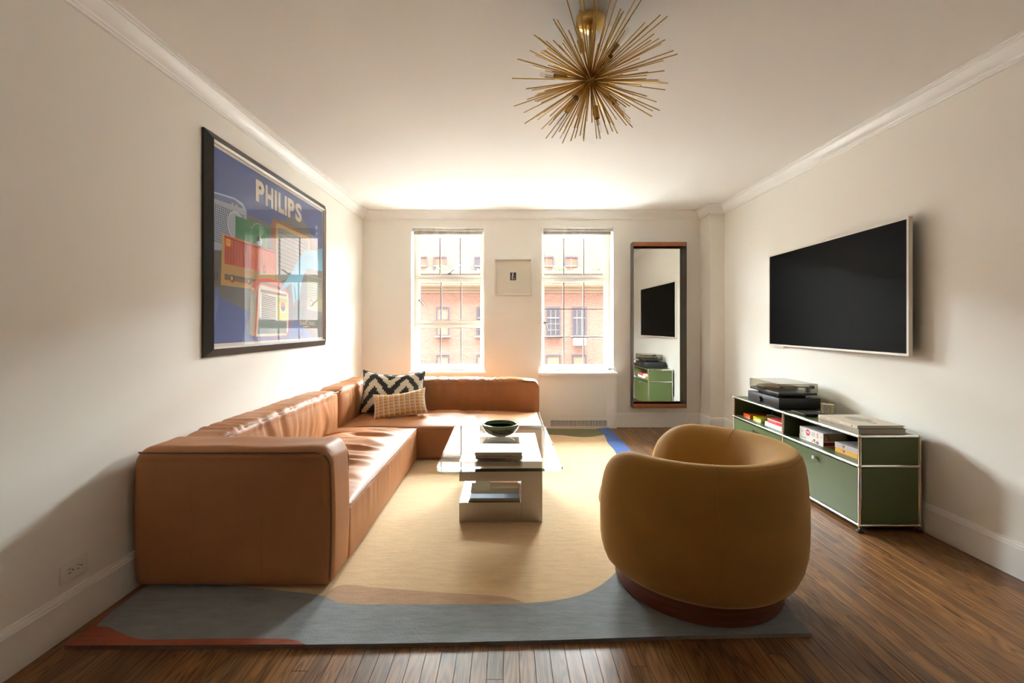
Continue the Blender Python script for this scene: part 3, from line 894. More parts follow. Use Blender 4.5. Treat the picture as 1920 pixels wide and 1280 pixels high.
SZ = RZ + 0.002
so = thing('sofa_section', 'long tan leather sofa section with a square arm, along the poster wall', 'sofa', ((SX0 + SX1) / 2, 3.1, SZ), 'sections of the tan leather corner sofa')
soft_box(SX0, SX1, AY0, AY1, SZ, ST, 0.045, 0.022, arm_disp).build('arm', M['leather'], so, True)
soft_box(SX0, -1.495, AY1 - 0.03, SY1, SZ, ST, 0.05, 0.02, back_disp('y', Vector((1, 0, 0)), 2.0, AY1, SY1)).build('backrest', M['leather'], so, True)
soft_box(-1.52, SX1, AY1 - 0.012, SY1, SZ, 0.305, 0.030, 0.016, seat_disp(-1.52, SX1, AY1, SY1, 11.0, 'x', 0.024)).build('seat', M['leather'], so, True)

def piping(name, pts, parent, r=0.0042):
    return MB().tube(pts, r, 8).build(name, M['stitch' if name == 'stitch_seam' else 'seam'], parent, True)
def wob(p, s=0.004): return (p[0], p[1], p[2] + s * noise.noise(Vector((p[0] * 4, p[1] * 4, 1.7))))
def polyline(P, step=0.04):
    out = []
    for a, b in zip(P[:-1], P[1:]):
        a = Vector(a); b = Vector(b); n = max(1, int((b - a).length / step))
        out += [a.lerp(b, k / n) for k in range(n)]
    out.append(Vector(P[-1]))
    return out
yf = AY0 - 0.006
pts = polyline([(SX0 + 0.035, AY0 - 0.003, ST + 0.003), (SX1 - 0.075, AY0 - 0.004, ST + 0.004)])
pts += [Vector((SX1 - 0.045, AY0 + 0.000, ST - 0.004)), Vector((SX1 - 0.024, AY0 + 0.002, ST - 0.018)), Vector((SX1 - 0.012, AY0 + 0.005, ST - 0.040))]
for k in range(25):
    z_ = ST - 0.06 - (ST - 0.06 - SZ - 0.03) * k / 24
    o_ = 0.0155 * sin(pi * min(1, max(0, z_ / 0.63)))
    pts.append(Vector((SX1 - 0.013 + o_, AY0 + 0.012 - o_, z_)))
piping('piping', [wob(p, 0.002) for p in pts], so)
pts = polyline([(SX1 - 0.006, AY1 - 0.015, 0.33), (SX1 - 0.002, AY1 - 0.012, ST - 0.08)]) + [Vector((SX1 - 0.012, AY1 - 0.012, ST - 0.035)), Vector((SX1 - 0.04, AY1 - 0.014, ST - 0.010))] + polyline([(SX1 - 0.08, AY1 - 0.016, ST - 0.004), (-1.46, AY1 - 0.016, ST + 0.001)])
piping('piping', pts, so)
piping('piping', [(-1.494, AY1 + 0.02 + (SY1 - AY1 - 0.05) * k / 60, ST - 0.006 + 0.010 * sstep(0, .2, k / 60) * sstep(0, .2, 1 - k / 60) + 0.003 * noise.noise(Vector((k * 0.3, 0, 0)))) for k in range(61)], so, 0.0055)
piping('piping', [(SX1 - 0.004 + 0.002 * noise.noise(Vector((k * .2, 1, 1))), AY1 + (SY1 - AY1 - 0.02) * k / 60, 0.300 + 0.005 * noise.noise(Vector((k * 0.15, 2, 0)))) for k in range(61)], so)
piping('piping', [(-1.50 + (SX1 + 1.50) * k / 24, SY1 - 0.008, 0.306 + 0.010 * sin(pi * k / 24)) for k in range(25)], so, 0.003)
for px in (360.5, 492.5):
    xs_ = (px - VX) * AY0 / F
    piping('stitch_seam', [(xs_, AY0 - 0.0085 - 0.002 * sin(pi * k / 20) + (0.010 if k > 18 else 0), SZ + 0.03 + (ST - 0.07) * k / 20) for k in range(20)], so, 0.0007)

# rear section: corner back, long back, seat
RY0, RY1, RX1 = 4.105, 5.10, 0.325
s2 = thing('sofa_section', 'tan leather sofa section with the corner and open right end, below the left window', 'sofa', (-0.7, 4.6, SZ), 'sections of the tan leather corner sofa')
BY = 4.865
soft_box(SX0, -1.495, RY0, RY1, SZ, ST - 0.004, 0.05, 0.022, back_disp('y', Vector((1, 0, 0)), 7.0, RY0, RY1)).build('corner_backrest', M['leather'], s2, True)
soft_box(-1.53, RX1 + 0.01, BY, RY1, SZ, ST - 0.006, 0.05, 0.022, back_disp('x', Vector((0, -1, 0)), 9.0, -1.53, RX1)).build('backrest', M['leather'], s2, True)
soft_box(-1.52, RX1, RY0, BY + 0.03, SZ, 0.300, 0.030, 0.018, seat_disp(-1.52, RX1, RY0, BY, 21.0, 'y', 0.022)).build('seat', M['leather'], s2, True)
piping('piping', [(-1.52 + (RX1 + 1.49) * k / 60, BY - 0.004, ST - 0.009 + 0.006 * sin(pi * k / 60) + 0.002 * noise.noise(Vector((k * .3, 5, 0)))) for k in range(61)], s2, 0.0058)
piping('piping', [(RX1 - 0.03 + 0.03 * sstep(0, 1, k / 6), BY + 0.004, ST - 0.014 - 0.05 * (k / 6) ** 2) for k in range(7)] + [(RX1 + 0.008, BY + 0.004, ST - 0.07 - 0.26 * k / 10) for k in range(11)], s2)
piping('piping', [(RX1 + 0.002, BY - 0.02 - (BY - RY0 - 0.05) * k / 24, 0.302 + 0.014 * sin(pi * k / 24)) for k in range(25)], s2, 0.003)
piping('piping', [(-1.49 + (RX1 + 1.47) * k / 60, RY0 + 0.006, 0.288 + 0.004 * noise.noise(Vector((k * .2, 7, 0)))) for k in range(61)], s2, 0.0035)
piping('piping', [(-1.500, RY0 + 0.02 + 0.72 * k / 20, ST - 0.008 + 0.006 * sin(pi * k / 20)) for k in range(21)], s2)
for xs_ in (-0.42, 0.03):
    piping('stitch_seam', [(xs_, BY - 0.028 * sin(pi * min(1, max(0, (0.34 + 0.27 * k / 12 - 0.30) / 0.36))) + 0.004, 0.35 + 0.26 * k / 12) for k in range(12)], s2, 0.0014)

# ------------------------------------------------------------------ cushions
def cushion(name, label, cat, W, H, TH, center, rx, ry, rz, nu, nv, pat, mats, edge_mat):
    """pat(u, v) in 0..1 -> material index; local x width, z height, y thickness (front is -y)"""
    vs = []; fs = []; idx = []
    def pt(i, j, side):
        u = 2 * i / nu - 1; v = 2 * j / nv - 1
        pinch = 1 - 0.06 * (1 - abs(u) ** 2) * abs(v) ** 3
        pinch2 = 1 - 0.06 * (1 - abs(v) ** 2) * abs(u) ** 3
        x_ = W / 2 * u * pinch2; z_ = H / 2 * v * pinch
        th = TH / 2 * (max(0, 1 - u ** 4) * max(0, 1 - v ** 4)) ** 0.55
        th += 0.006 * noise.noise(Vector((x_ * 9, z_ * 9, side * 3.0 + W * 10))) * (1 - max(abs(u), abs(v)) ** 6)
        z_ += -0.09 * H * (1 - u * u) * sstep(0.2, 1, v)            # sag at the top
        return (x_, -side * th, z_)
    ids = {}
    def vid(i, j, side):
        k = (i, j, 0 if i in (0, nu) or j in (0, nv) else side)
        if k not in ids:
            ids[k] = len(vs); vs.append(pt(i, j, side))
        return ids[k]
    for side in (1, -1):
        for i in range(nu):
            for j in range(nv):
                q = (vid(i, j, side), vid(i + 1, j, side), vid(i + 1, j + 1, side), vid(i, j + 1, side))
                fs.append(q if side == 1 else q[::-1])
                idx.append(pat((i + .5) / nu, (j + .5) / nv) if side == 1 else 0)
    Mx = Matrix.Translation(center) @ Matrix.Rotation(rz, 4, 'Z') @ Matrix.Rotation(rx, 4, 'X') @ Matrix.Rotation(ry, 4, 'Y')
    t = thing(name, label, cat, center)
    m = MB(); m.v = vs; m.f = fs; m.i = idx
    m.xform(Mx).build('cover', mats, t, True)
    loop = [pt(i, 0, 1) for i in range(nu)] + [pt(nu, j, 1) for j in range(nv)] + [pt(nu - i, nv, 1) for i in range(nu)] + [pt(0, nv - j, 1) for j in range(nv)]
    MB().tube(loop[::2], 0.005, 6, closed=True).xform(Mx).build('edge_piping', edge_mat, t, True)
    return t
M['kilim_black'] = pm('kilim_black', (0.035, 0.034, 0.036), 0.9, bump=0.3, bump_scale=400)
M['kilim_cream'] = pm('kilim_cream', (0.66, 0.60, 0.46), 0.9, bump=0.3, bump_scale=400)
M['lumbar_pink'] = pm('lumbar_pink', (0.58, 0.40, 0.29), 0.9, bump=0.3, bump_scale=400)
M['lumbar_gold'] = pm('lumbar_gold', (0.45, 0.26, 0.03), 0.85)
M['lumbar_white'] = pm('lumbar_white', (0.70, 0.62, 0.50), 0.9)
def kilim(u, v):
    i = int(u * 36); j = int(v * 24)
    z = abs(((i * 24 / 18 + 3) % 24) - 12)            # stepped zigzag, two peaks
    k = (j * 1.0 + int(z) - 4) % 10
    return 1 if k < 4.2 else 0
def lumbar(u, v):
    c = int(u * 10); r = int(v * 8)
    fu = u * 10 - c; fv = v * 8 - r
    if u < 0.03 or u > 0.98 or fu < 0.06: return 2 if fu < 0.06 or u < 0.03 else 0
    if 0.16 < fu < 0.86 and 0.30 < fv < 0.62: return 1
    if 0.16 < fu < 0.40 + 0.1 * ((c * 7 + r * 3) % 3) and 0.15 < fv < 0.80: return 1
    return 0
cushion('cushion', 'black and cream cushion with stepped zigzag pattern, behind the gold patterned one', 'cushion', 0.62, 0.44, 0.15, (-1.155, 4.665, 0.545), radians(-22), radians(2), radians(10), 72, 48, kilim, [M['kilim_black'], M['kilim_cream']], M['kilim_black'])
cushion('cushion', 'small oblong pink cushion printed with rows of gold bolts, leaning in front', 'cushion', 0.50, 0.265, 0.11, (-1.035, 4.44, 0.458), radians(-33), radians(-8), radians(4), 120, 64, lumbar, [M['lumbar_pink'], M['lumbar_gold'], M['lumbar_white']], M['lumbar_white'])

# ------------------------------------------------------------------ coffee table
ct = thing('coffee_table', 'coffee table with clear glass top on a stepped steel base', 'table', (-0.04, 3.15, RZ))
bx0, bx1, by0, by1 = -0.293, 0.215, 2.81, 3.56
px_ = 0.085
BZ = RZ
MB().box(px_, bx1, by0, by1, BZ, 0.383, 0, 0.002).build('side_block', M['steel'], ct)
m = MB()
m.box(bx0, px_ - 0.001, by0, by1, BZ, 0.132)
m.i = [1 if f == 1 else 0 for f in range(6)]
m.build('lower_slab', [M['steel'], M['steel_mirror']], ct)
MB().box(bx0, px_ - 0.001, by0, by0 + 0.15, 0.262, 0.383, 0, 0.002).build('upper_bar', M['steel'], ct)
MB().box(bx0 + 0.02, px_ - 0.001, by1 - 0.13, by1, 0.262, 0.383, 0, 0.002).build('upper_bar', M['steel'], ct)
MB().box(bx0 + 0.06, bx0 + 0.17, by1 - 0.20, by1 - 0.09, 0.133, 0.262, 0, 0.002).build('inner_block', M['steel'], ct)
def rrect(x0, x1, y0, y1, r, n=6):
    out = []
    for (cx, cy, a0) in ((x1 - r, y0 + r, -pi / 2), (x1 - r, y1 - r, 0), (x0 + r, y1 - r, pi / 2), (x0 + r, y0 + r, pi)):
        for k in range(n + 1):
            a = a0 + (pi / 2) * k / n
            out.append((cx + r * cos(a), cy + r * sin(a)))
    return out
GZ0, GZ1 = 0.384, 0.402
poly = rrect(-0.415, 0.313, 2.612, 3.73, 0.045)
ca, sa = cos(radians(0.9)), sin(radians(0.9))
poly = [(-0.05 + (x + 0.05) * ca - (y - 3.17) * sa, 3.17 + (x + 0.05) * sa + (y - 3.17) * ca) for (x, y) in poly]
m = MB().prism(poly, lambda u, v, d: (u, v, d), GZ0, GZ1)
m.i = [0, 0] + [1] * (len(m.f) - 2)
m.build('glass_top', [M['table_glass'], M['glass_edge']], ct)

# bowl
bw = thing('bowl', 'shallow glazed bowl, green inside and dark brown below, on the glass table', 'bowl', (-0.05, 3.40, GZ1))
c = (-0.05, 3.40, GZ1)
MB().lathe([(0.0, 0.006), (0.046, 0.0), (0.050, 0.0), (0.052, 0.006), (0.080, 0.012), (0.106, 0.026), (0.122, 0.042), (0.130, 0.058)], c, 48).build('lower_body', M['glaze_brown'], bw, 50)
MB().lathe([(0.130, 0.058), (0.1335, 0.061), (0.130, 0.063)], c, 48).build('glaze_line', M['glaze_rim'], bw, 50)
MB().lathe([(0.130, 0.063), (0.136, 0.073), (0.132, 0.086), (0.124, 0.090), (0.119, 0.087), (0.121, 0.074), (0.118, 0.056), (0.095, 0.034), (0.05, 0.018), (0.0, 0.015)], c, 48).build('green_interior', M['glaze_green'], bw, 60)

def book(name, label, x0, x1, y0, y1, z0, z1, cover, pages, spine, group=None, cov=0.003, rot=0.0):
    """spine: '-x' or '-y', side where the spine faces"""
    c = ((x0 + x1) / 2, (y0 + y1) / 2, z0)
    t = thing(name, label, 'book', c, group)
    R_ = Matrix.Translation(c) @ Matrix.Rotation(rot, 4, 'Z') @ Matrix.Translation((-c[0], -c[1], -c[2]))
    i = 0.004
    m = MB()
    if spine == '-x':
        m.box(x0, x1, y0, y1, z0, z0 + cov); m.box(x0, x1, y0, y1, z1 - cov, z1); m.box(x0, x0 + cov, y0, y1, z0 + cov, z1 - cov)
        pg = MB().box(x0 + cov, x1 - i, y0 + i, y1 - i, z0 + cov, z1 - cov)
    else:
        m.box(x0, x1, y0, y1, z0, z0 + cov); m.box(x0, x1, y0, y1, z1 - cov, z1); m.box(x0, x1, y0, y0 + cov, z0 + cov, z1 - cov)
        pg = MB().box(x0 + i, x1 - i, y0 + cov, y1 - i, z0 + cov, z1 - cov)
    m.xform(R_).build('cover', cover, t)
    pg.xform(R_).build('pages', pages, t)
    t['_r'] = 0
    del t['_r']
    return t
def marks(parent, fn, n, mat, seed, name='spine_lettering', fill=0.6):
    # a row of small unreadable strokes; fn(u0, u1) -> four corners
    r = random.Random(seed); m = MB()
    for k in range(n):
        u0 = (k + r.uniform(0, 0.25)) / n; u1 = u0 + fill * r.uniform(0.5, 1.1) / n
        m.add(fn(u0, min(1, u1), r), [(0, 1, 2, 3)])
    return m.build(name, mat, parent)
# books on the table, page edges to the viewer
M['pages_grey'] = pm('grey_page_edges', (0.40, 0.375, 0.34), 0.8, bump=0.2, bump_scale=300, stretch=(1, 1, 12))
b1 = book('book', 'lower art book with dark coloured cover under the pale one on the glass table', -0.192, 0.094, 2.795, 3.0, GZ1, GZ1 + 0.0185, M['book_print'], M['pages_grey'], '-x', 'books on the coffee table')
for k, (mt, a_, w_) in enumerate([('book_maroon', 0.0, .11), ('book_purple', 0.12, .04), ('book_orange', 0.18, .03), ('book_yellow', 0.215, .05)]):
    box('cover_print', -0.19 + a_, -0.19 + a_ + w_, 2.7946, 2.7954, GZ1 + 0.0003, GZ1 + 0.0030, M[mt], b1)
b2 = book('book', 'pale pink art book with grey text blocks, topmost on the glass table', -0.196, 0.093, 2.79, 2.995, GZ1 + 0.019, GZ1 + 0.042, M['book_pink'], M['pages_grey'], '-x', 'books on the coffee table')
for (mt, a_, w_) in [('book_orange', 0.0, .058), ('book_maroon', 0.06, .01), ('book_orange', 0.072, .05), ('book_purple', 0.19, .032), ('book_taupe', 0.125, .06), ('book_taupe', 0.225, .06)]:
    box('cover_print', -0.195 + a_, -0.195 + a_ + w_, 2.7894, 2.7903, GZ1 + 0.0192, GZ1 + 0.0222, M[mt], b2)
for k in range(4):
    x0 = -0.158 + 0.060 * k
    box('cover_print', x0, x0 + 0.053, 2.812, 2.978, GZ1 + 0.042, GZ1 + 0.0422, M['book_lilac'], b2)
    if k < 2:
        for r_ in range(7):
            marks(b2, lambda u0, u1, r, y=2.822 + 0.022 * r_, x0=x0: [(x0 + 0.003 + 0.047 * u0, y, GZ1 + 0.0424), (x0 + 0.003 + 0.047 * u1, y, GZ1 + 0.0424), (x0 + 0.003 + 0.047 * u1, y + 0.009, GZ1 + 0.0424), (x0 + 0.003 + 0.047 * u0, y + 0.009, GZ1 + 0.0424)], 4, M['book_print'], 10 * k + r_, 'cover_lettering', 0.9)
# papers lying inside the base
for k in range(3):
    z_ = 0.1325 + 0.0065 * k
    mg = thing('magazine', ['lowest thin magazine lying on the lower slab of the table base', 'middle thin magazine lying on the lower slab of the table base', 'topmost thin magazine lying on the lower slab of the table base'][k], 'magazine', (-0.09, 2.9, z_), 'magazines inside the coffee table base')
    box('pages', -0.236 + 0.004 * k, 0.078 - 0.003 * k, 2.826 + 0.004 * k, 2.905, z_ + 0.0008, z_ + 0.0048, M['paper'], mg)
    box('cover', -0.238 + 0.004 * k, 0.079 - 0.003 * k, 2.824 + 0.004 * k, 2.906, z_ + 0.0048, z_ + 0.0058, M['book_taupe' if k < 2 else 'print_pale'], mg)
    box('cover', -0.238 + 0.004 * k, 0.079 - 0.003 * k, 2.824 + 0.004 * k, 2.906, z_, z_ + 0.0008, M['ink'], mg)

# ------------------------------------------------------------------ swivel armchair
AC = Vector((0.887, 2.18, 0))
ch = thing('armchair', 'mustard brown velvet barrel swivel armchair seen from behind, right of the coffee table', 'armchair', (AC.x, AC.y, RZ))
MB().lathe([(0.352, RZ), (0.362, RZ + 0.004), (0.366, RZ + 0.012), (0.366, 0.14), (0.30, 0.15), (0, 0.15)], (AC.x, AC.y, 0), 72).build('plinth', M['plinth'], ch, 40)
A0, A1 = radians(178), radians(178 + 284)             # from the near arm end round the back to the far arm end
RC_, HW = 0.343, 0.110
ZB, ZT = 0.108, 0.668
def chair_section(n=40):
    """closed outline, (radial offset -1..1, z) of the shell"""
    out = []
    zc, hh = (ZB + ZT) / 2, (ZT - ZB) / 2
    for k in range(n):
        a = 2 * pi * k / n
        ca_, sa_ = cos(a), sin(a)
        p = 2.9 if sa_ > 0 else 6.0
        q = (abs(ca_) ** p + abs(sa_) ** p) ** (-1 / p)
        out.append((q * ca_, q * sa_))
    return out, zc, hh
SEC, SZC, SHH = chair_section()
def shell_point(a, s, k, e=1.0):
    """a: angle, s: radial scale towards the arm end, e: height scale there"""
    u, w = SEC[k]
    z = SZC + SHH * w
    if e < 1:
        zt_, zb_ = ZT - 0.235 * (1 - e), ZB
        z = (zt_ + zb_) / 2 + (zt_ - zb_) / 2 * w
    t = (z - ZB) / (ZT - ZB)
    z -= 0.030 * max(0.0, -u) * sstep(0.6, 1, t)
    bulge = 0.007 * sin(pi * min(1, max(0, t))) if u > 0 else 0.0
    tuck = -0.026 * sstep(0.30, -0.05, t) if u > 0 else 0
    lean = (0.030 * (1 - u * u) + 0.012 * (1 - u)) * sstep(0.45, 1, t) * s
    r = RC_ + HW * u * s + (bulge + tuck) * min(1, max(0, u * 1.5)) * s + lean
    return (AC.x + r * cos(a), AC.y + r * sin(a), z)
na = 110; cap = 0.60
vs = []; fs = []
nsec = len(SEC)
steps = []
NC = 22
def cap_step(i):
    q = 1 - cos(i / NC * pi / 2)                       # share of the cap angle, 0 at the tip
    sr = (1 - (1 - min(1, q / 0.30)) ** 2.6) ** (1 / 2.6)
    se = (1 - (1 - q) ** 2.0) ** 0.5
    return q, max(sr, 0.02), se
for i in range(NC):
    q, sr, se = cap_step(i)
    steps.append((A0 + cap * q, sr, se))
for i in range(na + 1): steps.append((A0 + cap + (A1 - A0 - 2 * cap) * i / na, 1.0, 1.0))
for i in range(NC - 1, -1, -1):
    q, sr, se = cap_step(i)
    steps.append((A1 - cap * q, sr, se))
for (a, s, e) in steps:
    for k in range(nsec): vs.append(shell_point(a, s, k, e))
for i in range(len(steps) - 1):
    for k in range(nsec):
        fs.append((i * nsec + k, i * nsec + (k + 1) % nsec, (i + 1) * nsec + (k + 1) % nsec, (i + 1) * nsec + k))
fs += [tuple(reversed(range(nsec))), tuple((len(steps) - 1) * nsec + k for k in range(nsec))]
MB().add(vs, fs).build('shell', M['velvet'], ch, True)
# seams: two vertical ones and one along the top outer edge of the back
for deg in (258, 398):
    a = radians(deg)
    ks = [k for k in range(nsec) if SEC[k][0] > -0.98]
    ring_pts = [Vector(shell_point(a, 1, k)) for k in (list(range(30, 40)) + list(range(0, 18)))]
    MB().tube(ring_pts, 0.0016, 6).build('seam', M['velvet_seam'], ch, True)
MB().tube([shell_point(radians(258 + 140 * i / 60), 1, 7) for i in range(61)], 0.0018, 6).build('seam', M['velvet_seam'], ch, True)
# seat: drum below, domed cushion above
def seat_drum(prof, inner, name):
    m = MB().lathe(prof, (0, 0, 0), 96)
    out = []
    for (x_, y_, z_) in m.v:
        a = math.degrees(math.atan2(y_, x_)) % 360
        d_ = abs((a - 141 + 180) % 360 - 180)              # angle away from the middle of the opening
        k = inner + (1 - inner) * sstep(66, 46, d_)
        out.append((AC.x + x_ * k, AC.y + y_ * k, z_))
    m.v = out
    m.build(name, M['velvet'], ch, True)
seat_drum([(0.30, 0.128), (0.385, 0.132), (0.415, 0.155), (0.430, 0.22), (0.428, 0.29), (0.41, 0.325), (0.2, 0.33)], 0.82, 'seat_base')
seat_drum([(0.2, 0.325), (0.41, 0.330), (0.436, 0.345), (0.446, 0.37), (0.440, 0.40), (0.41, 0.425), (0.30, 0.442), (0, 0.45)], 0.80, 'seat_cushion')

# ------------------------------------------------------------------ poster on the left wall
PY0, PY1, PZ0, PZ1 = 2.605, 4.335, 1.030, 2.336
FD, FW = 0.042, 0.046
pc = thing('framed_poster', 'large blue advertising poster of radios in a black frame above the sofa', 'poster', (XL, (PY0 + PY1) / 2, PZ0))
def frame_ring(o, i, x_o, x_i, name, mat, parent):
    """o, i: (y0, y1, z0, z1) outer and inner rectangles; one mitred piece for each side"""
    O = [(o[0], o[2]), (o[1], o[2]), (o[1], o[3]), (o[0], o[3])]
    I = [(i[0], i[2]), (i[1], i[2]), (i[1], i[3]), (i[0], i[3])]
    for k in range(4):
        k2 = (k + 1) % 4
        vs = [(XL, *O[k]), (XL, *O[k2]), (XL, *I[k2]), (XL, *I[k]), (x_o, *O[k]), (x_o, *O[k2]), (x_i, *I[k2]), (x_i, *I[k])]
        MB().add(vs, [(0, 1, 2, 3), (7, 6, 5, 4), (0, 4, 5, 1), (1, 5, 6, 2), (2, 6, 7, 3), (3, 7, 4, 0)]).build(name, mat, parent)
R0 = (PY0, PY1, PZ0, PZ1)
def inset(r, d): return (r[0] + d, r[1] - d, r[2] + d, r[3] - d)
frame_ring(R0, inset(R0, FW), XL + 0.014, XL + FD, 'frame_rail', M['frame_black'], pc)
frame_ring(inset(R0, FW), inset(R0, FW + 0.011), XL + FD - 0.003, XL + FD - 0.016, 'silver_lip', M['frame_silver'], pc)
PXP = XL + 0.018
RP = inset(R0, FW + 0.012)
box('backing', XL + 0.001, PXP, RP[0], RP[1], RP[2], RP[3], M['mat_pink'], pc)
def pq(px, py):
    Y = F * (-PXP) / (VX - px)
    return (Y, CZ + (VY - py) * Y / F)
RPr = inset(R0, FW + 0.030)
lay = [0]
pr = box('print', PXP, PXP + 0.0008, RPr[0], RPr[1], RPr[2], RPr[3], M['print_blue'], pc)
def clampq(p): return (min(max(p[0], RPr[0]), RPr[1]), min(max(p[1], RPr[2]), RPr[3]))
def ink(pts, mat, name='printed_shape', plane=False):
    lay[0] += 1
    P = [clampq(p if plane else pq(*p)) for p in pts]
    x_ = PXP + 0.0008 + 0.00004 * lay[0]
    return link_mesh(name, [(x_, y, z) for (y, z) in P], [tuple(range(len(P)))], M[mat], pr)
def inkrect(m_, a, b, c, d, mi=0): pass
def quad_lines(c00, c10, c11, c01, n, fill, mat, horizontal=False, v0=0.0, v1=1.0):
    """n stripes inside a printed quadrilateral (bl, br, tr, tl in pixels)"""
    A_, B_, C_, D_ = [pq(*c) for c in (c00, c10, c11, c01)]
    lay[0] += 1
    x_ = PXP + 0.0008 + 0.00004 * lay[0]
    def bl(u, v):
        y = (1 - u) * (1 - v) * A_[0] + u * (1 - v) * B_[0] + u * v * C_[0] + (1 - u) * v * D_[0]
        z = (1 - u) * (1 - v) * A_[1] + u * (1 - v) * B_[1] + u * v * C_[1] + (1 - u) * v * D_[1]
        y, z = clampq((y, z))
        return (x_, y, z)
    m = MB()
    for k in range(n):
        a, b = (k + 0.5 - fill / 2) / n, (k + 0.5 + fill / 2) / n
        if horizontal: m.add([bl(v0, a), bl(v1, a), bl(v1, b), bl(v0, b)], [(0, 1, 2, 3)])
        else: m.add([bl(a, v0), bl(b, v0), bl(b, v1), bl(a, v1)], [(0, 1, 2, 3)])
    return m.build('printed_stripes', M[mat], pr)
def dots(c00, c10, c11, c01, nu, nv, fill, mat):
    A_, B_, C_, D_ = [pq(*c) for c in (c00, c10, c11, c01)]
    lay[0] += 1
    x_ = PXP + 0.0008 + 0.00004 * lay[0]
    def bl(u, v):
        y = (1 - u) * (1 - v) * A_[0] + u * (1 - v) * B_[0] + u * v * C_[0] + (1 - u) * v * D_[0]
        z = (1 - u) * (1 - v) * A_[1] + u * (1 - v) * B_[1] + u * v * C_[1] + (1 - u) * v * D_[1]
        y, z = clampq((y, z))
        return (x_, y, z)
    m = MB()
    for i in range(nu):
        for j in range(nv):
            a, b = (i + .5 - fill / 2) / nu, (i + .5 + fill / 2) / nu
            c_, d_ = (j + .5 - fill / 2) / nv, (j + .5 + fill / 2) / nv
            m.add([bl(a, c_), bl(b, c_), bl(b, d_), bl(a, d_)], [(0, 1, 2, 3)])
    return m.build('printed_dots', M[mat], pr)
def disc(cpx, cpy, ry_, mat, n=28, seg=None, squash=1.0):
    c = pq(cpx, cpy)
    a0, a1 = seg or (0, 2 * pi)
    P = [(c[0] + ry_ * cos(a0 + (a1 - a0) * k / n), c[1] + ry_ * squash * sin(a0 + (a1 - a0) * k / n)) for k in range(n + (1 if seg else 0))]
    if seg: P = [c] + P
    return ink(P, mat, plane=True)
# grey beams of light behind the radios
ink([(398, 474), (398, 546), (418, 560), (470, 585), (520, 615), (560, 600), (560, 660), (607, 640), (607, 470), (560, 400), (505, 420), (450, 395), (430, 400), (425, 440)], 'print_grey')
ink([(398, 535), (412, 540), (408, 580), (398, 615)], 'print_blue2')
ink([(452, 646), (465, 600), (480, 590), (545, 606), (555, 600), (590, 640), (560, 643), (500, 645)], 'print_blue2')
# pale blue set, far left
ink([(398, 358), (415, 363), (440, 371), (455, 381), (462, 394), (462, 411), (462, 440), (420, 470), (398, 468)], 'print_pale')
ink([(398, 361), (415, 366), (440, 374), (452, 385), (456, 391), (398, 371)], 'print_blue2')
dots((398, 452), (434, 462), (460, 404), (398, 379), 17, 17, 0.55, 'print_navy')
ink([(434, 380), (437, 381), (437, 384), (434, 383)], 'print_yellow'); ink([(442, 383), (445, 384), (445, 388), (442, 387)], 'print_yellow')
disc(442, 423, 0.088, 'print_cream'); disc(442, 423, 0.081, 'print_pale')
# green record player
ink([(441, 404), (503, 426), (503, 475), (441, 450)], 'print_green')
dots((441.5, 446), (470, 460), (470, 431), (442, 410), 9, 11, 0.38, 'print_dark')
ink([(469, 424), (474, 425.5), (474, 428.5), (469, 427)], 'print_red')
disc(485, 448, 0.105, 'print_pale', squash=1.02); disc(485, 448, 0.102, 'print_green'); disc(485, 448, 0.092, 'print_green2', seg=(0.7, 1.5)); disc(485, 448, 0.092, 'print_green2', seg=(3.8, 4.6))
disc(486, 452, 0.034, 'print_pale'); disc(486, 452, 0.034, 'print_dark', seg=(pi / 2, pi * 1.05))
# television-like brown set at the back
ink([(509, 410), (512, 408), (575, 440), (582, 446), (582, 470), (517, 480), (509, 470)], 'print_brown')
ink([(517, 420), (520, 418), (577, 444), (581, 450), (581, 500), (545, 520), (517, 530)], 'print_ochre')
ink([(520.5, 428), (523, 426), (574, 450), (578, 455), (578, 480), (560, 520), (520.5, 525)], 'print_screen')
quad_lines((521, 500), (560, 515), (577, 458), (521, 430), 9, 0.10, 'print_dark', True)
# orange table radio
ink([(413.5, 534), (416, 438), (419, 438.5), (516, 470), (516, 545), (468, 541)], 'print_ochre')
ink([(420, 440), (516, 471), (516, 514), (420, 494)], 'print_red')
ink([(420, 443), (516, 473.5), (516, 475.5), (420, 444.5)], 'print_dark')
quad_lines((421, 494), (470, 504), (470, 459.5), (421, 446), 18, 0.36, 'print_dark')
ink([(421, 446), (434, 450), (434, 463.5), (421, 461)], 'print_red')
ink([(424, 446.8), (431.5, 449), (431.5, 458), (430, 461), (427.5, 461.5), (425, 459.5), (424, 456.5)], 'print_yellow', 'printed_emblem')
disc(427.7, 453.3, 0.0125, 'print_ochre', 16); quad_lines((425, 456.5), (430.7, 457.8), (430.7, 450), (425, 448.4), 3, 0.2, 'print_ochre', True)
quad_lines((474, 502), (512, 510), (512, 480), (474, 468), 7, 0.18, 'print_ochre')
disc(495, 504.5, 0.020, 'print_dark', 18, squash=1.5); disc(495, 504.5, 0.013, 'print_red', 18, squash=1.6)
ink([(420.5, 513), (516, 530), (516, 534), (420.5, 518.5)], 'print_grey'); ink([(420.5, 518.5), (516, 534), (516, 540), (420.5, 524)], 'print_brown')
disc(434.5, 522, 0.020, 'print_dark', 18, squash=1.2); disc(434, 521.5, 0.014, 'print_ochre', 18, squash=1.2)
disc(466.5, 527.5, 0.018, 'print_dark', 18, squash=1.2); disc(466, 527, 0.012, 'print_ochre', 18, squash=1.2)
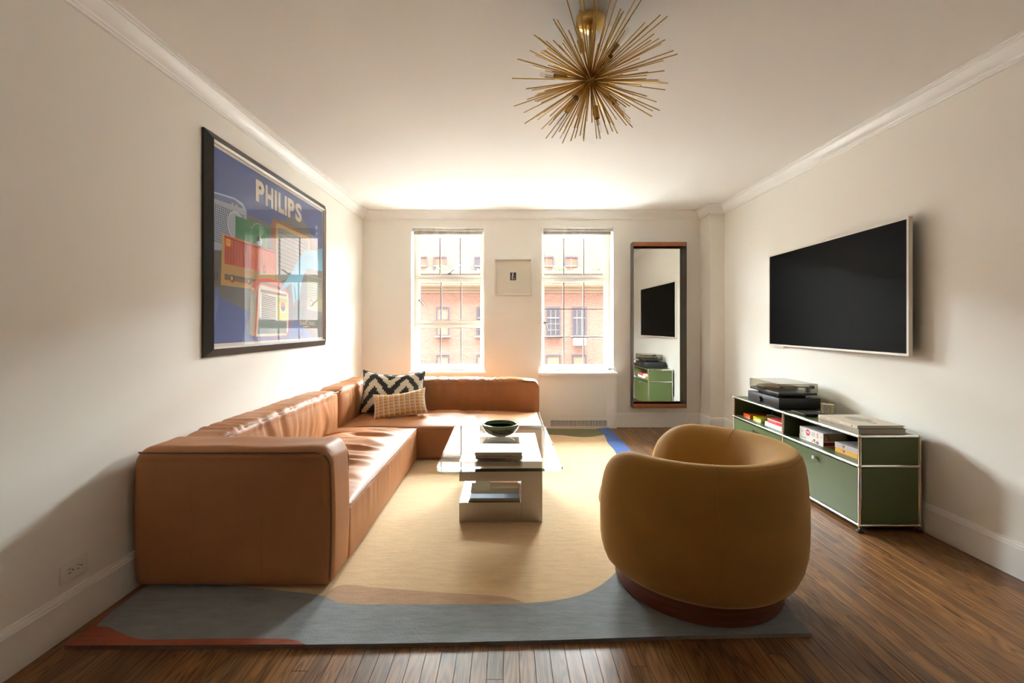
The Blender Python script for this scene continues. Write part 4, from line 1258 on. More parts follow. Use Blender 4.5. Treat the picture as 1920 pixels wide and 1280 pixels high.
# olive radio at the right edge
ink([(575, 514), (604.5, 522), (604.5, 583), (575, 577)], 'print_khaki')
ink([(575, 577), (604.5, 582), (604.5, 586), (575, 580)], 'print_screen')
quad_lines((576, 558), (604, 563), (604, 525), (576, 517), 9, 0.40, 'print_grey', True)
disc(582, 568, 0.032, 'print_dark', 18); disc(582, 568, 0.022, 'print_pale', 18); disc(594, 569, 0.026, 'print_grey', 18); disc(594, 569, 0.018, 'print_ochre', 18)
# portable radio in front
ink([(466.5, 626), (470, 530), (473, 527), (481, 533), (477, 630), (470, 629)], 'print_tan')
ink([(477, 631.5), (482, 534), (485, 531.5), (536, 545), (541, 550), (541, 620), (538, 629), (530, 631)], 'print_red')
ink([(479.5, 630.8), (484.5, 537), (487, 534), (535, 547), (539.5, 552), (539.5, 620), (536, 628.5)], 'print_cream')
ink([(472, 546), (473, 535), (478, 526), (488, 522), (505, 522), (522, 528), (534, 538), (536, 545), (528, 541), (515, 534), (500, 529), (488, 528), (480, 533), (477, 546)], 'print_red')
ink([(482, 626), (484, 596), (537, 601), (537, 625)], 'print_teal'); quad_lines((484, 624), (536, 623), (536, 603), (485, 598), 7, 0.18, 'print_dark', True)
ink([(488, 541.5), (537, 552), (537, 556), (488, 548)], 'print_brown')
quad_lines((489, 599), (516.5, 602), (516.5, 557), (490, 550), 14, 0.52, 'print_dark', True)
ink([(516.5, 601), (516.5, 552.5), (540, 557), (540, 602)], 'print_cream'); ink([(519, 599), (519, 555), (539, 559), (539, 600)], 'print_lime')
quad_lines((521, 566), (537, 568), (537, 562), (521, 558), 4, 0.25, 'print_dark', True)
disc(530, 576, 0.048, 'print_cream', 24, squash=0.9); disc(530, 575, 0.036, 'print_red', 24, seg=(0, pi)); disc(530, 575, 0.036, 'print_dark', 24, seg=(pi, 2 * pi))
# pale blue hand reaching down
ink([(604.5, 466), (604.5, 508), (590, 507), (575, 504), (570, 512), (566, 525), (563, 540), (560.5, 560), (558, 566), (556, 574), (554.5, 561), (553, 545), (551, 530), (551.5, 548), (552.5, 565), (551, 577), (548.5, 566), (547, 550), (545, 530), (538, 537), (531, 543), (524.5, 544), (526, 539), (532, 531), (540, 519), (548, 508), (554, 493), (563, 479), (569, 471), (580, 469)], 'print_sky', 'printed_hand')
ink([(550, 566), (552, 566), (552.5, 574), (552, 577), (550.5, 572)], 'print_brown'); ink([(555, 562), (557, 562), (556.8, 572), (556, 574)], 'print_brown')
# small shield emblem, upper right
ink([(592, 423), (594.5, 424), (594.5, 438), (593.5, 441), (591.8, 440), (590.8, 436), (591, 423)], 'print_pale', 'printed_emblem')
disc(592.7, 433, 0.018, 'print_blue2', 14)
# lettering
def plane_fn(tl, tr, br, bl_, extra):
    lay[0] += 1
    x_ = PXP + 0.0008 + 0.00004 * lay[0] + extra
    P = [pq(*c) for c in (bl_, br, tr, tl)]
    y0 = (P[0][0] + P[3][0]) / 2; y1 = (P[1][0] + P[2][0]) / 2
    z0 = (P[0][1] + P[1][1]) / 2; z1 = (P[2][1] + P[3][1]) / 2
    return lambda u, v: (x_, y0 + (y1 - y0) * u, z0 + (z1 - z0) * v)
def top_line(px): return 335.0 + (px - 478.5) * (383.0 - 335.0) / (565 - 478.5)
for (ch_, p0, p1) in (('P', 478.8, 494.8), ('H', 497.0, 511.6), ('I', 514.0, 518.8), ('L', 521.0, 532.0), ('I', 533.0, 537.2), ('P', 539.0, 551.2), ('S', 553.0, 565.0)):
    zt_ = pq(521, 359.5)[1]; zb_ = pq(521, 397)[1]
    y0_, y1_ = pq(p0, 380)[0], pq(p1, 380)[0]
    x_ = PXP + 0.0008 + 0.00004 * (lay[0] + 2)
    lettering('printed_lettering', ch_, lambda u, v, a=y0_, b=y1_, x_=x_: (x_, a + (b - a) * u, zb_ + (zt_ - zb_) * v), M['print_cream'], pr, 0.045)
lettering('printed_lettering', 'TRAN', plane_fn((560.5, 602), (572, 602.5), (572, 609.5), (560.5, 609.5), 0), M['print_cream'], pr, 0.01)
lettering('printed_lettering', 'S', plane_fn((572.3, 600.5), (576, 600.8), (576, 614), (572.3, 614), 0), M['print_cream'], pr, 0.01)
lettering('printed_lettering', 'TEREO', plane_fn((576.5, 602.5), (589.8, 603), (589.8, 610), (576.5, 609.8), 0), M['print_cream'], pr, 0.01)
for (a_, b_) in ((567.8, 570.4), (570.8, 572.2), (577, 579)):
    ink([(a_, 611.0), (b_, 611.2), (b_, 613.0), (a_, 612.8)], 'print_cream', 'printed_small_print')
box('glazing', XL + 0.0245, XL + 0.0255, RP[0], RP[1], RP[2], RP[3], M['art_glass'], pc)

# ------------------------------------------------------------------ small framed picture between the windows
def bxw(px, Y=YB - 0.02): return (px - VX) * Y / F
def bzw(py, Y=YB - 0.02): return CZ + (VY - py) * Y / F
sp = thing('small_picture', 'small photograph in a wide cream mat and thin white frame between the windows', 'picture', (bxw(962), YB, bzw(553)))
x0, x1, z0, z1 = bxw(926.5), bxw(998), bzw(553.5), bzw(484.5)
for (a, b, c_, d_) in ((x0, x0 + 0.018, z0, z1), (x1 - 0.018, x1, z0, z1), (x0 + 0.018, x1 - 0.018, z0, z0 + 0.018), (x0 + 0.018, x1 - 0.018, z1 - 0.018, z1)):
    box('frame_rail', a, b, YB - 0.03, YB - 0.001, c_, d_, M['frame_white'], sp, 0.002)
box('mat', x0 + 0.016, x1 - 0.016, YB - 0.008, YB - 0.002, z0 + 0.016, z1 - 0.016, M['mat_cream'], sp)
box('photo_border', bxw(955.8), bxw(968.6), YB - 0.0095, YB - 0.0078, bzw(527), bzw(509.2), M['label_white'], sp)
box('photograph', bxw(956.6), bxw(967.8), YB - 0.0105, YB - 0.009, bzw(525), bzw(510.4), M['ink'], sp)
m = MB().prism([(bxw(u), bzw(v)) for (u, v) in [(959.8, 511.2), (963.3, 511.2), (962.6, 514.5), (963.3, 517), (961.6, 519), (961.6, 523.5), (960, 524), (959.2, 519), (960.3, 515.5)]], lambda u, v, d: (u, d, v), YB - 0.0108, YB - 0.0104)
m.build('pale_figure', M['print_cream'], sp)
m = MB().prism([(bxw(u), bzw(v)) for (u, v) in [(963, 520.6), (966.4, 522.4), (965.6, 523.2), (962.6, 521.8)]], lambda u, v, d: (u, d, v), YB - 0.0108, YB - 0.0104)
m.build('pale_figure', M['print_cream'], sp)
box('glazing', x0 + 0.016, x1 - 0.016, YB - 0.0160, YB - 0.0152, z0 + 0.016, z1 - 0.016, M['art_glass'], sp)

# ------------------------------------------------------------------ wall mirror
MY = 5.385
mx0, mx1, mz0, mz1 = 1.471, 2.100, 0.247, 2.190
mi = thing('wall_mirror', 'tall wall mirror in a deep box frame with brown top and bottom rails', 'mirror', ((mx0 + mx1) / 2, YB, mz0))
box('side_panel', mx0, mx0 + 0.008, MY, YB - 0.001, mz0, mz1, M['mirror_side'], mi)
box('side_panel', mx1 - 0.008, mx1, MY, YB - 0.001, mz0, mz1, M['mirror_side'], mi)
box('rail', mx0 + 0.008, mx1 - 0.008, MY - 0.001, MY + 0.008, mz1 - 0.048, mz1, M['mirror_rail'], mi, 0.001)
box('rail', mx0 + 0.008, mx1 - 0.008, MY - 0.001, MY + 0.008, mz0, mz0 + 0.048, M['mirror_rail'], mi, 0.001)
box('top_panel', mx0 + 0.008, mx1 - 0.008, MY + 0.008, YB - 0.001, mz1 - 0.008, mz1, M['mirror_side'], mi)
box('bottom_panel', mx0 + 0.008, mx1 - 0.008, MY + 0.008, YB - 0.001, mz0, mz0 + 0.008, M['mirror_side'], mi)
box('mirror_glass', mx0 + 0.008, mx1 - 0.008, YB - 0.016, YB - 0.012, mz0 + 0.008, mz1 - 0.008, M['mirror'], mi)
box('backing', mx0 + 0.008, mx1 - 0.008, YB - 0.012, YB - 0.002, mz0 + 0.008, mz1 - 0.008, M['mirror_side'], mi)

# ------------------------------------------------------------------ television on the right wall
tv = thing('television', 'flat television with black screen and thin white bezel on the right wall', 'television', (2.42, 3.51, 1.03))
A = Vector((2.382, 2.732)); B = Vector((2.436, 4.288))
d = (B - A); Ltv = d.length; d.normalize(); nrm = Vector((-d.y, d.x))    # towards the room
if nrm.x > 0: nrm = -nrm
def tvp(u, w, z):                                     # u along, w out of the screen towards the room
    p = A + d * u + nrm * w
    return (p.x, p.y, z)
def tvbox(name, u0, u1, w0, w1, z0, z1, mat, parent=tv):
    vs = [tvp(u, w, z) for z in (z0, z1) for (u, w) in ((u0, w0), (u1, w0), (u1, w1), (u0, w1))]
    return MB().add(vs, [(0, 3, 2, 1), (4, 5, 6, 7), (0, 1, 5, 4), (1, 2, 6, 5), (2, 3, 7, 6), (3, 0, 4, 7)]).build(name, mat, parent)
TZ0, TZ1 = 1.030, 1.862
bz = 0.014
tvbox('bezel', 0, bz, -0.024, 0.0, TZ0, TZ1, M['bezel']); tvbox('bezel', Ltv - bz, Ltv, -0.024, 0.0, TZ0, TZ1, M['bezel'])
tvbox('bezel', bz, Ltv - bz, -0.024, 0.0, TZ0, TZ0 + bz, M['bezel']); tvbox('bezel', bz, Ltv - bz, -0.024, 0.0, TZ1 - bz, TZ1, M['bezel'])
tvbox('screen', bz, Ltv - bz, -0.012, -0.003, TZ0 + bz, TZ1 - bz, M['screen'])
tvbox('back_shell', 0.002, Ltv - 0.002, -0.0245, -0.013, TZ0 + 0.003, TZ1 - 0.003, M['black_matte'])
tvbox('sensor_bar', 0.85 * Ltv, 0.95 * Ltv, -0.02, -0.006, TZ0 - 0.012, TZ0, M['bezel'])
box('wall_bracket', 2.447, XR - 0.004, 3.3, 3.75, 1.30, 1.60, M['black'], tv)

# ------------------------------------------------------------------ outlet
ot = thing('wall_outlet', 'white double wall outlet plate low on the sofa wall', 'outlet', (XL, 1.835, 0.21))
box('plate', XL, XL + 0.006, 1.777, 1.893, 0.209, 0.280, M['white'], ot, 0.002)
for yc in (1.817, 1.853):
    f_ = box('socket', XL + 0.006, XL + 0.0075, yc - 0.015, yc + 0.015, 0.229, 0.261, M['white'], ot)
    for (dy, z_, w_, h_) in ((-0.004, 0.253, 0.008, 0.0022), (-0.004, 0.238, 0.010, 0.0025), (0.009, 0.2455, 0.005, 0.005)):
        box('slot', XL + 0.0072, XL + 0.0079, yc + dy - w_ / 2, yc + dy + w_ / 2, z_ - h_ / 2, z_ + h_ / 2, M['outlet_slot'], f_)

# ------------------------------------------------------------------ green tube-frame cabinet
KX0, KX1 = 2.072, 2.422
KY = [2.705, 3.455, 4.205]
KZ = [0.038, 0.386, 0.560]
cb = thing('sideboard', 'low olive green metal cabinet with chrome tube frame along the right wall', 'cabinet', ((KX0 + KX1) / 2, KY[1], 0))
TR = 0.0092
def ktube(p0, p1): MB().cyl(p0, p1, TR, n=14, cap=False).build('chrome_tube', M['chrome'], cb, True)
for x_ in (KX0, KX1):
    for z_ in KZ:
        for y0, y1 in zip(KY[:-1], KY[1:]): ktube((x_, y0, z_), (x_, y1, z_))
    for y_ in KY:
        for z0, z1 in zip(KZ[:-1], KZ[1:]): ktube((x_, y_, z0), (x_, y_, z1))
for y_ in KY:
    for z_ in KZ: ktube((KX0, y_, z_), (KX1, y_, z_))
for x_ in (KX0, KX1):
    for y_ in KY:
        for z_ in KZ: MB().sphere((x_, y_, z_), 0.0128, 14, 10).build('ball_joint', M['chrome'], cb, True)
        MB().lathe([(0.006, 0.014), (0.006, 0.03), (0.0, 0.03)], (x_, y_, 0.0), 12).build('foot_stem', M['chrome'], cb, 40)
        MB().lathe([(0.0, 0.0), (0.019, 0.0), (0.020, 0.006), (0.012, 0.014), (0.006, 0.018), (0, 0.018)], (x_, y_, 0.0), 18).build('foot', M['rubber'], cb, 40)
g = 0.0105
def kp(name, *a): return box(name, *a, M['green_panel'], cb)
KT = KZ[2] + 0.007                                     # upper face of the top panels
KM = KZ[1] + 0.007
for y0, y1 in zip(KY[:-1], KY[1:]):
    kp('top_panel', KX0 + g, KX1 - g, y0 + g, y1 - g, KZ[2] - 0.006, KT)
    kp('shelf_panel', KX0 + g, KX1 - g, y0 + g, y1 - g, KZ[1] - 0.006, KM)
    kp('bottom_panel', KX0 + g, KX1 - g, y0 + g, y1 - g, KZ[0] - 0.006, KZ[0] + 0.006)
    kp('back_panel', KX1 - 0.004, KX1 + 0.002, y0 + g, y1 - g, KZ[0] + g, KZ[1] - g)
    kp('back_panel', KX1 - 0.004, KX1 + 0.002, y0 + g, y1 - g, KZ[1] + g, KZ[2] - g)
    dr = kp('drop_door', KX0 - 0.004, KX0 + 0.012, y0 + g + 0.002, y1 - g - 0.002, KZ[0] + g + 0.002, KZ[1] - g - 0.005)
    yc = (y0 + y1) / 2
    m = MB().lathe([(0.006, 0), (0.006, 0.016), (0.0135, 0.018), (0.0145, 0.021), (0.0135, 0.024), (0.004, 0.0245), (0, 0.0235)], (KX0 - 0.004, yc, 0.333), 20, axis=(-1, 0, 0))
    m.build('knob', M['chrome'], dr, 50)
for k, y_ in enumerate(KY):
    for z0, z1 in zip(KZ[:-1], KZ[1:]):
        kp('side_panel', KX0 + g, KX1 - g, y_ - 0.004, y_ + 0.004, z0 + g, z1 - g)

# ------------------------------------------------------------------ things on the cabinet
ay0, ay1, ax0, ax1 = 3.52, 3.972, 2.078, 2.398
am = thing('amplifier', 'flat black amplifier box with a round knob under the turntable', 'amplifier', (2.24, 3.746, KT))
az0, az1 = KT + 0.006, KT + 0.088
box('case', ax0, ax1, ay0, ay1, az0, az1, M['black'], am, 0.002)
for x_ in (ax0 + 0.03, ax1 - 0.03):
    for y_ in (ay0 + 0.03, ay1 - 0.03):
        MB().cyl((x_, y_, KT), (x_, y_, az0 + 0.001), 0.014, n=14).build('foot', M['rubber'], am, 40)
MB().lathe([(0.0, 0.0), (0.0225, 0.0), (0.0225, 0.016), (0.021, 0.018), (0.0, 0.018)], (ax0, 3.775, 0.612), 28, axis=(-1, 0, 0)).build('knob', M['black'], am, 40)

tt = thing('turntable', 'black record player under a smoked clear cover on top of the amplifier', 'turntable', (2.22, 3.73, az1))
ty0, ty1, tx0, tx1 = 3.522, 3.940, 2.078, 2.374
tz0, tz1 = az1 + 0.022, az1 + 0.042
box('plinth', tx0, tx1, ty0, ty1, tz0, tz1, M['black'], tt, 0.003)
box('subframe', tx0 + 0.035, tx1 - 0.05, ty0 + 0.06, ty1 - 0.06, az1 + 0.006, tz0, M['black_matte'], tt)
for x_ in (tx0 + 0.05, tx1 - 0.065):
    for y_ in (ty0 + 0.08, ty1 - 0.08):
        MB().cyl((x_, y_, az1), (x_, y_, az1 + 0.008), 0.022, n=16).build('foot', M['rubber'], tt, 40)
pcx, pcy = 2.205, 3.76
MB().lathe([(0, tz1), (0.145, tz1), (0.147, tz1 + 0.003), (0.147, tz1 + 0.022), (0.145, tz1 + 0.024), (0, tz1 + 0.024)], (pcx, pcy, 0), 48).build('platter', M['black'], tt, 40)
M['felt'] = pm('cork_mat', (0.30, 0.19, 0.11), 0.9)
MB().lathe([(0, tz1 + 0.024), (0.140, tz1 + 0.024), (0.140, tz1 + 0.027), (0, tz1 + 0.027)], (pcx, pcy, 0), 48).build('slipmat', M['felt'], tt, 40)
MB().cyl((pcx, pcy, tz1 + 0.025), (pcx, pcy, tz1 + 0.036), 0.003, n=10).build('spindle', M['chrome'], tt, 40)
tp = Vector((tx1 - 0.035, ty0 + 0.06, tz1))
ar = MB().cyl(tp, tp + Vector((0, 0, 0.035)), 0.017, n=16).build('tonearm_base', M['black_matte'], tt, 40)
p0 = tp + Vector((0, 0, 0.036)); p1 = Vector((pcx - 0.06, ty0 + 0.075, tz1 + 0.036))
MB().cyl(p0 + (p0 - p1).normalized() * 0.03, p1, 0.0042, n=10).build('tonearm', M['black'], tt, 40)
q = p0 + (p0 - p1).normalized() * 0.03
MB().cyl(q - (p0 - p1).normalized() * 0.012, q + (p0 - p1).normalized() * 0.014, 0.013, n=16).build('counterweight', M['black_matte'], tt, 40)
MB().box(p1.x - 0.012, p1.x + 0.008, p1.y - 0.007, p1.y + 0.007, p1.z - 0.010, p1.z + 0.004, 0, 0.001).build('headshell', M['black_matte'], tt)
cz1 = tz1 + 0.066
th = 0.0022
cv = MB()
cv.box(tx0, tx1, ty0, ty0 + th, tz1, cz1); cv.box(tx0, tx1, ty1 - th, ty1, tz1, cz1); cv.box(tx0, tx0 + th, ty0 + th, ty1 - th, tz1, cz1); cv.box(tx1 - th, tx1, ty0 + th, ty1 - th, tz1, cz1)
cv.box(tx0, tx1, ty0, ty1, cz1, cz1 + th)
cv.build('dust_cover', M['smoke'], tt)
M['cover_edge'] = pm('cover_edge', (0.10, 0.095, 0.085), 0.2)
for (a, b) in (((tx0, ty0, cz1), (tx1, ty0, cz1)), ((tx0, ty0, cz1), (tx0, ty1, cz1)), ((tx0, ty0, tz1), (tx0, ty0, cz1)), ((tx0, ty1, tz1), (tx0, ty1, cz1)), ((tx1, ty0, tz1), (tx1, ty0, cz1))):
    MB().cyl(a, b, 0.0013, n=6).build('cover_edge', M['cover_edge'], tt)

# candle
cd = thing('candle', 'cream candle in a clear glass with oval black and white label', 'candle', (2.345, 3.372, KT))
c = (2.345, 3.372, KT)
MB().lathe([(0.0, 0.004), (0.040, 0.004), (0.041, 0.07), (0.039, 0.072), (0.0, 0.071)], c, 32).build('wax', M['wax'], cd, 40)
MB().lathe([(0.0, 0.0), (0.042, 0.0), (0.0435, 0.004), (0.0445, 0.083), (0.0435, 0.084), (0.0425, 0.083), (0.0415, 0.004)], c, 32).build('glass', M['bulb'], cd, 40)
MB().cyl((c[0], c[1], c[2] + 0.07), (c[0] + 0.001, c[1], c[2] + 0.08), 0.001, n=6).build('wick', M['ink'], cd)
def label_pt(u, v, r=0.0452):
    a = radians(232) + u / r
    return (c[0] + r * cos(a), c[1] + r * sin(a), c[2] + 0.040 + v)
def oval(rx, rz, r, name, mat, n=28, inner=None):
    if inner is None:
        P = [label_pt(0, 0, r)] + [label_pt(rx * cos(2 * pi * k / n), rz * sin(2 * pi * k / n), r) for k in range(n)]
        return link_mesh(name, P, [(0, 1 + k, 1 + (k + 1) % n) for k in range(n)], mat, cd)
    P = [label_pt(rx * s * cos(2 * pi * k / n), (rz - rx * (1 - s)) * sin(2 * pi * k / n), r) for s in (1, inner) for k in range(n)]
    return link_mesh(name, P, [(k, (k + 1) % n, n + (k + 1) % n, n + k) for k in range(n)], mat, cd)
oval(0.021, 0.030, 0.0450, 'label', M['label_white'])
oval(0.0205, 0.0295, 0.0454, 'label_ring', M['ink'], inner=0.93)
oval(0.016, 0.024, 0.0454, 'label_ring', M['ink'], inner=0.93)
for k, (w_, n_) in enumerate(((0.014, 3), (0.018, 4), (0.014, 3))):
    zc = 0.011 - 0.011 * k
    marks(cd, lambda u0, u1, r, w_=w_, zc=zc: [label_pt((u0 - 0.5) * w_, zc - 0.003, 0.0456), label_pt((u1 - 0.5) * w_, zc - 0.003, 0.0456), label_pt((u1 - 0.5) * w_, zc + 0.003, 0.0456), label_pt((u0 - 0.5) * w_, zc + 0.003, 0.0456)], n_, M['ink'], 20 + k, 'label_lettering')

# small dark tray
ty = thing('tray', 'thin dark square tray on a small black foot beside the candle', 'tray', (2.17, 3.32, KT))
box('foot', 2.125, 2.225, 3.275, 3.365, KT, KT + 0.018, M['black_matte'], ty, 0.003)
MB().box(2.095, 2.250, 3.248, 3.392, KT + 0.018, KT + 0.0215, 0, 0.001).build('plate', M['black'], ty)
box('rim', 2.0935, 2.0955, 3.248, 3.392, KT + 0.018, KT + 0.0235, M['chrome'], ty)

# large books on the cabinet top
lb = book('book', 'thick taupe clothbound book lying under the cream art book on the cabinet', 2.086, 2.372, 2.732, 3.085, KT, KT + 0.031, M['book_taupe'], M['book_taupe'], '-x', 'large books on the green cabinet', 0.004)
def spine_text(parent, body, xs_, ya, yb, z0, z1, mat, bold=0.0):
    # reads along the spine from far to near
    lettering('spine_lettering', body, lambda u, v: (xs_ - 0.0004, ya + (yb - ya) * u, z0 + (z1 - z0) * v), mat, parent, bold)
def spine_marks(parent, xs_, ya, yb, z0, z1, n, mat, seed):
    marks(parent, lambda u0, u1, r: [(xs_ - 0.0004, ya + (yb - ya) * u0, z0), (xs_ - 0.0004, ya + (yb - ya) * u1, z0), (xs_ - 0.0004, ya + (yb - ya) * u1, z1), (xs_ - 0.0004, ya + (yb - ya) * u0, z1)], n, mat, seed)
spine_marks(lb, 2.086, 3.06, 2.995, KT + 0.013, KT + 0.019, 9, M['book_print'], 1)
spine_marks(lb, 2.086, 2.975, 2.925, KT + 0.013, KT + 0.019, 7, M['book_print'], 2)
spine_text(lb, 'COLLECTION', 2.086, 2.92, 2.84, KT + 0.012, KT + 0.019, M['book_print'])
ub = book('book', 'cream art book with a grey sculpted bust on its cover, on top of the cabinet', 2.083, 2.364, 2.738, 3.082, KT + 0.0315, KT + 0.050, M['book_cream'], M['paper'], '-x', 'large books on the green cabinet', 0.003)
spine_marks(ub, 2.083, 3.06, 3.00, KT + 0.038, KT + 0.044, 6, M['book_print'], 3)
spine_text(ub, 'PICTURES', 2.083, 2.965, 2.885, KT + 0.0375, KT + 0.0445, M['book_print'])
box('spine_device', 2.0824, 2.0829, 2.778, 2.784, KT + 0.036, KT + 0.046, M['ink'], ub)
box('cover_edge', 2.083, 2.364, 2.7375, 2.7382, KT + 0.0465, KT + 0.0500, M['ink'], ub)
box('cover_edge', 2.083, 2.364, 2.7375, 2.7382, KT + 0.0315, KT + 0.0345, M['ink'], ub)
def top_px(px, py, z):
    Y = F * (CZ - z) / (py - VY)
    return ((px - VX) * Y / F, Y)
zt = KT + 0.0503
P = [top_px(1520 + u / 9.6, 750 + v / 9.6, zt) for (u, v) in [(590, 302), (650, 293), (760, 296), (880, 315), (960, 338), (1010, 333), (1060, 345), (1100, 362), (1130, 372), (1125, 380), (1080, 382), (1110, 398), (1190, 408), (1195, 425), (1160, 428), (1090, 415), (1030, 400), (980, 384), (880, 380), (780, 368), (700, 345), (640, 320)]]
link_mesh('cover_bust', [(x_, y_, zt) for (x_, y_) in P], [tuple(range(len(P)))][:], M['book_taupe'], ub)

# compartment things, near bay
wbk = book('book', 'lower white book with red page edges and coloured dots on its spine, near bay', 2.133, 2.298, 3.107, 3.360, KM, KM + 0.033, M['book_white'], M['book_pages_red'], '-x', 'books in the open shelf of the cabinet')
for (yc, zc, r_, mt) in ((3.20, 0.021, 0.009, 'book_orange'), (3.215, 0.010, 0.006, 'ink_pink'), (3.188, 0.010, 0.006, 'book_yellow'), (3.194, 0.024, 0.008, 'ink_green')):
    MB().cyl((2.1328, yc, KM + zc), (2.1322, yc, KM + zc), r_, n=16).build('spine_dot', M[mt], wbk)
for (s0, mt) in ((0, 'ink_pink'), (pi, 'ink_blue')):
    P = [(2.1320, 3.163 + 0.014 * cos(s0 + pi * k / 12), KM + 0.016 + 0.012 * sin(s0 + pi * k / 12)) for k in range(13)]
    link_mesh('spine_dot', P, [tuple(range(13))], M[mt], wbk)
spine_marks(wbk, 2.133, 3.335, 3.285, KM + 0.014, KM + 0.021, 8, M['ink'], 4)
wb2 = book('book', 'thick white book with a red round emblem on its spine, near bay', 2.131, 2.300, 3.104, 3.352, KM + 0.0335, KM + 0.091, M['book_white'], M['book_taupe'], '-x', 'books in the open shelf of the cabinet')
MB().cyl((2.1308, 3.262, KM + 0.062), (2.1302, 3.262, KM + 0.062), 0.022, n=24).build('spine_emblem', M['ink_red'], wb2)
spine_marks(wb2, 2.1302, 3.277, 3.247, KM + 0.056, KM + 0.072, 3, M['book_white'], 5)
for y_ in (3.218, 3.205, 3.192):
    box('spine_lettering', 2.1302, 2.1308, y_ - 0.002, y_ + 0.002, KM + 0.048, KM + 0.076, M['book_taupe'], wb2)
for y_ in (3.165, 3.158):
    box('spine_lettering', 2.1302, 2.1308, y_ - 0.0012, y_ + 0.0012, KM + 0.043, KM + 0.080, M['ink_red'], wb2)
spine_marks(wb2, 2.131, 3.330, 3.314, KM + 0.056, KM + 0.064, 3, M['book_taupe'], 6)
spine_marks(wb2, 2.131, 3.128, 3.116, KM + 0.056, KM + 0.064, 2, M['book_taupe'], 8)
MB().tube([(2.152, 3.103, KM + 0.080), (2.160, 3.098, KM + 0.070), (2.166, 3.097, KM + 0.055), (2.168, 3.099, KM + 0.042)], 0.0035, 6).build('ribbon_marker', M['ink_red'], wb2, True)
yb_ = book('book', 'yellow book under the pale grey one at the near end of the open shelf', 2.146, 2.34, 2.735, 3.012, KM, KM + 0.029, M['book_yellow'], M['paper'], '-x', 'books in the open shelf of the cabinet')
gb_ = book('book', 'pale grey book on the yellow one at the near end of the open shelf', 2.145, 2.34, 2.735, 3.013, KM + 0.0295, KM + 0.062, M['book_lilac'], M['paper'], '-x', 'books in the open shelf of the cabinet')
for (par, xs_, z_) in ((yb_, 2.146, KM + 0.015), (gb_, 2.145, KM + 0.046)):
    for (dy, dz, mt) in ((0, 0, 'ink_red'), (0.006, 0.006, 'ink_green'), (-0.006, 0.004, 'ink_blue'), (0.002, -0.007, 'book_orange')):
        MB().cyl((xs_ - 0.0002, 2.935 + dy, z_ + dz), (xs_ - 0.0007, 2.935 + dy, z_ + dz), 0.005, n=12).build('spine_dot', M[mt], par)
    box('spine_line', xs_ - 0.0007, xs_ - 0.0002, 2.912, 2.914, z_ - 0.012, z_ + 0.012, M['book_white'], par)
book('book', 'dark maroon book lying behind on top of the pale grey book', 2.225, 2.338, 2.745, 2.90, KM + 0.0625, KM + 0.082, M['book_maroon'], M['book_maroon'], '-x', 'books in the open shelf of the cabinet')
# far bay
def acrylic_box(label, x0, x1, y0, y1, h, mat):
    t = thing('acrylic_box', label, 'box', ((x0 + x1) / 2, (y0 + y1) / 2, KM), 'coloured acrylic boxes in the far bay')
    w_ = 0.006
    m = MB()
    m.box(x0, x1, y0, y0 + w_, KM, KM + h * .8); m.box(x0, x1, y1 - w_, y1, KM, KM + h * .8); m.box(x0, x0 + w_, y0 + w_, y1 - w_, KM, KM + h * .8); m.box(x1 - w_, x1, y0 + w_, y1 - w_, KM, KM + h * .8); m.box(x0 + w_, x1 - w_, y0 + w_, y1 - w_, KM, KM + w_)
    m.build('tray', mat, t)
    MB().box(x0 - 0.001, x1 + 0.001, y0 - 0.001, y1 + 0.001, KM + h * .8, KM + h, 0, 0.002).build('lid', mat, t)
    MB().lathe([(0.0, 0), (0.026, 0), (0.026, 0.002), (0.018, 0.0025), (0, 0.001)], ((x0 + x1) / 2, (y0 + y1) / 2, KM + h), 24).build('lid_ring', M['book_maroon'], t, 40)
acrylic_box('orange translucent acrylic box at the far end of the open shelf', 2.126, 2.272, 4.030, 4.140, 0.036, M['acrylic_orange'])
acrylic_box('yellow translucent acrylic box next to the orange one', 2.132, 2.290, 3.868, 3.988, 0.036, M['acrylic_yellow'])
wq = book('book', 'white book under the red one in the far bay of the shelf', 2.120, 2.335, 3.49, 3.785, KM, KM + 0.034, M['book_white'], M['paper'], '-x', 'books in the open shelf of the cabinet')
for y_ in (3.70, 3.655):
    box('spine_line', 2.1194, 2.1199, y_ - 0.003, y_ + 0.003, KM + 0.003, KM + 0.031, M['book_lilac'], wq)
rq = book('book', 'red book with white spine lettering on the white one in the far bay', 2.122, 2.335, 3.49, 3.752, KM + 0.0345, KM + 0.068, M['book_red'], M['paper'], '-x', 'books in the open shelf of the cabinet')
spine_marks(rq, 2.122, 3.74, 3.63, KM + 0.048, KM + 0.056, 14, M['book_pink'], 7)
box('spine_line', 2.1214, 2.1219, 3.49, 3.752, KM + 0.060, KM + 0.065, M['book_white'], rq)
wt = thing('carton', 'small white carton standing on the red book in the far bay', 'box', (2.32, 3.60, KM + 0.0685))
box('body', 2.262, 2.330, 3.50, 3.655, KM + 0.0685, KM + 0.128, M['white'], wt, 0.002)
box('lid', 2.260, 2.332, 3.498, 3.657, KM + 0.128, KM + 0.142, M['white'], wt, 0.002)

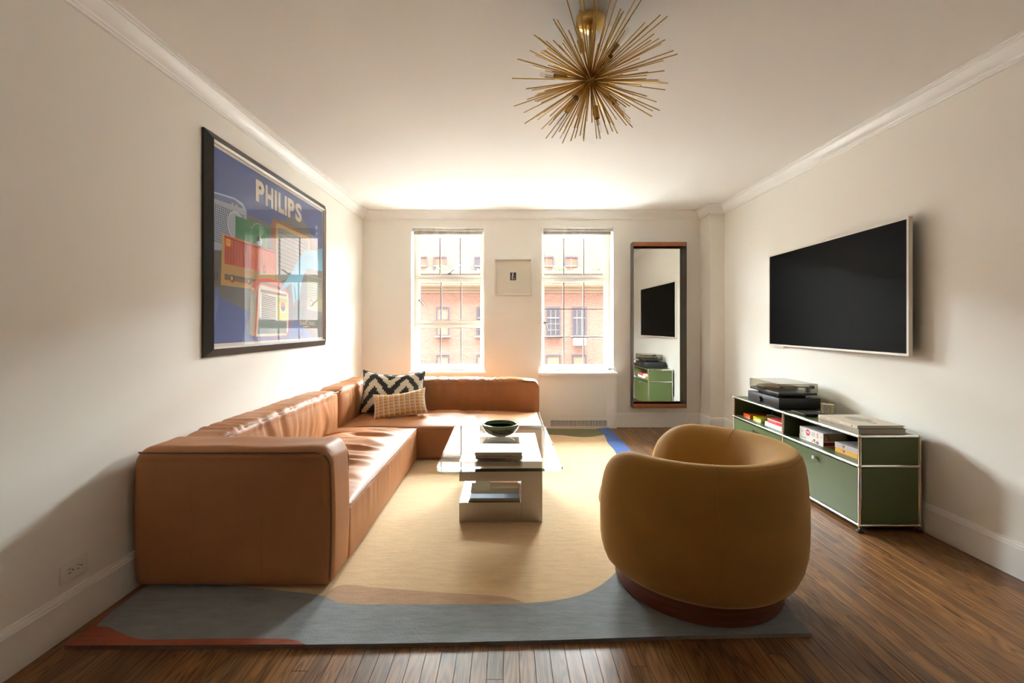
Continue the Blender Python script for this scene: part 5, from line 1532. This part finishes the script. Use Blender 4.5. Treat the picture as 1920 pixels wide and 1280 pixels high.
# ------------------------------------------------------------------ ceiling lamp: brass urchin
LC = Vector((0.369, 2.04, 2.300))
lamp = thing('ceiling_lamp', 'brass starburst ceiling lamp with many thin rods and small clear bulbs', 'ceiling lamp', LC)
MB().lathe([(0.0, -0.052), (0.030, -0.050), (0.052, -0.040), (0.062, -0.022), (0.0635, 0.0), (0, 0.0)], (LC.x, LC.y, ZC), 40).build('canopy', M['brass_cap'], lamp, 60)
MB().cyl((LC.x, LC.y, LC.z), (LC.x, LC.y, ZC - 0.045), 0.0075, n=14).build('stem', M['brass'], lamp, 40)
MB().sphere(LC, 0.030, 20, 14).build('hub', M['brass'], lamp, True)
rod = MB().cyl((0, 0, 0), (0, 0, 1), 1, n=7)
rod_me = bpy.data.meshes.new('rod'); rod_me.from_pydata(rod.v, [], rod.f); rod_me.materials.append(M['brass'])
rng = random.Random(12)
view = (LC - Vector((0, 0, CZ))).normalized()
right = Vector((1, 0, 0)) - view * view.x; right.normalize()
upv = right.cross(view).normalized()
if upv.z < 0: upv = -upv
BULBS = []
for (dx, dy, sg) in ((-440, 45, 1), (-270, -360, 1), (-160, -190, 1), (118, -430, 1), (310, -245, 1), (205, 250, 1), (290, 400, 1), (-170, 440, -1), (300, -60, -1)):
    a = dx / 490.0; b = dy / 490.0
    dep = sqrt(max(0.0, 1 - a * a - b * b)) * (-sg)
    BULBS.append((right * a + upv * b + view * dep).normalized())
NR = 245
for k in range(NR):
    zf = 1 - 2 * (k + 0.5) / NR
    t = k * pi * (3 - sqrt(5)) + rng.uniform(-0.25, 0.25)
    rr = sqrt(max(0, 1 - zf * zf))
    dvec = Vector((rr * cos(t), rr * sin(t), zf + rng.uniform(-0.05, 0.05))).normalized()
    if dvec.z > 0.93 or any(dvec.dot(q) > 0.985 for q in BULBS): continue
    Lr = rng.choice([0.225, 0.25, 0.275, 0.30, 0.325, 0.345]) + rng.uniform(-0.012, 0.012)
    Lr *= 1.08 * (1 - (0.36 if dvec.z < 0 else 0.15) * dvec.z * dvec.z)
    if dvec.z > 0: Lr = min(Lr, (ZC - LC.z - 0.012) / max(dvec.z, 1e-3))
    ro = bpy.data.objects.new('rod', rod_me)
    COL.objects.link(ro); ro.parent = lamp
    ro.rotation_mode = 'QUATERNION'
    ro.rotation_quaternion = Vector((0, 0, 1)).rotation_difference(dvec)
    ro.scale = (0.0023, 0.0023, Lr)
for dvec in BULBS:
    m = MB().cyl(LC, LC + dvec * 0.130, 0.0032, n=8)
    m.lathe([(0.0, 0.118), (0.0125, 0.118), (0.0135, 0.120), (0.0135, 0.172), (0.0115, 0.172), (0.0105, 0.150), (0, 0.150)], LC, 18, axis=dvec)
    s_ = m.build('socket', M['brass'], lamp, 40)
    MB().lathe([(0.009, 0.160), (0.0115, 0.175), (0.0125, 0.195), (0.0115, 0.222), (0.007, 0.236), (0.0, 0.240)], LC, 16, axis=dvec).build('bulb', M['bulb'], s_, True)
    MB().cyl(LC + dvec * 0.165, LC + dvec * 0.215, 0.0012, n=6).build('filament', M['nickel'], s_)
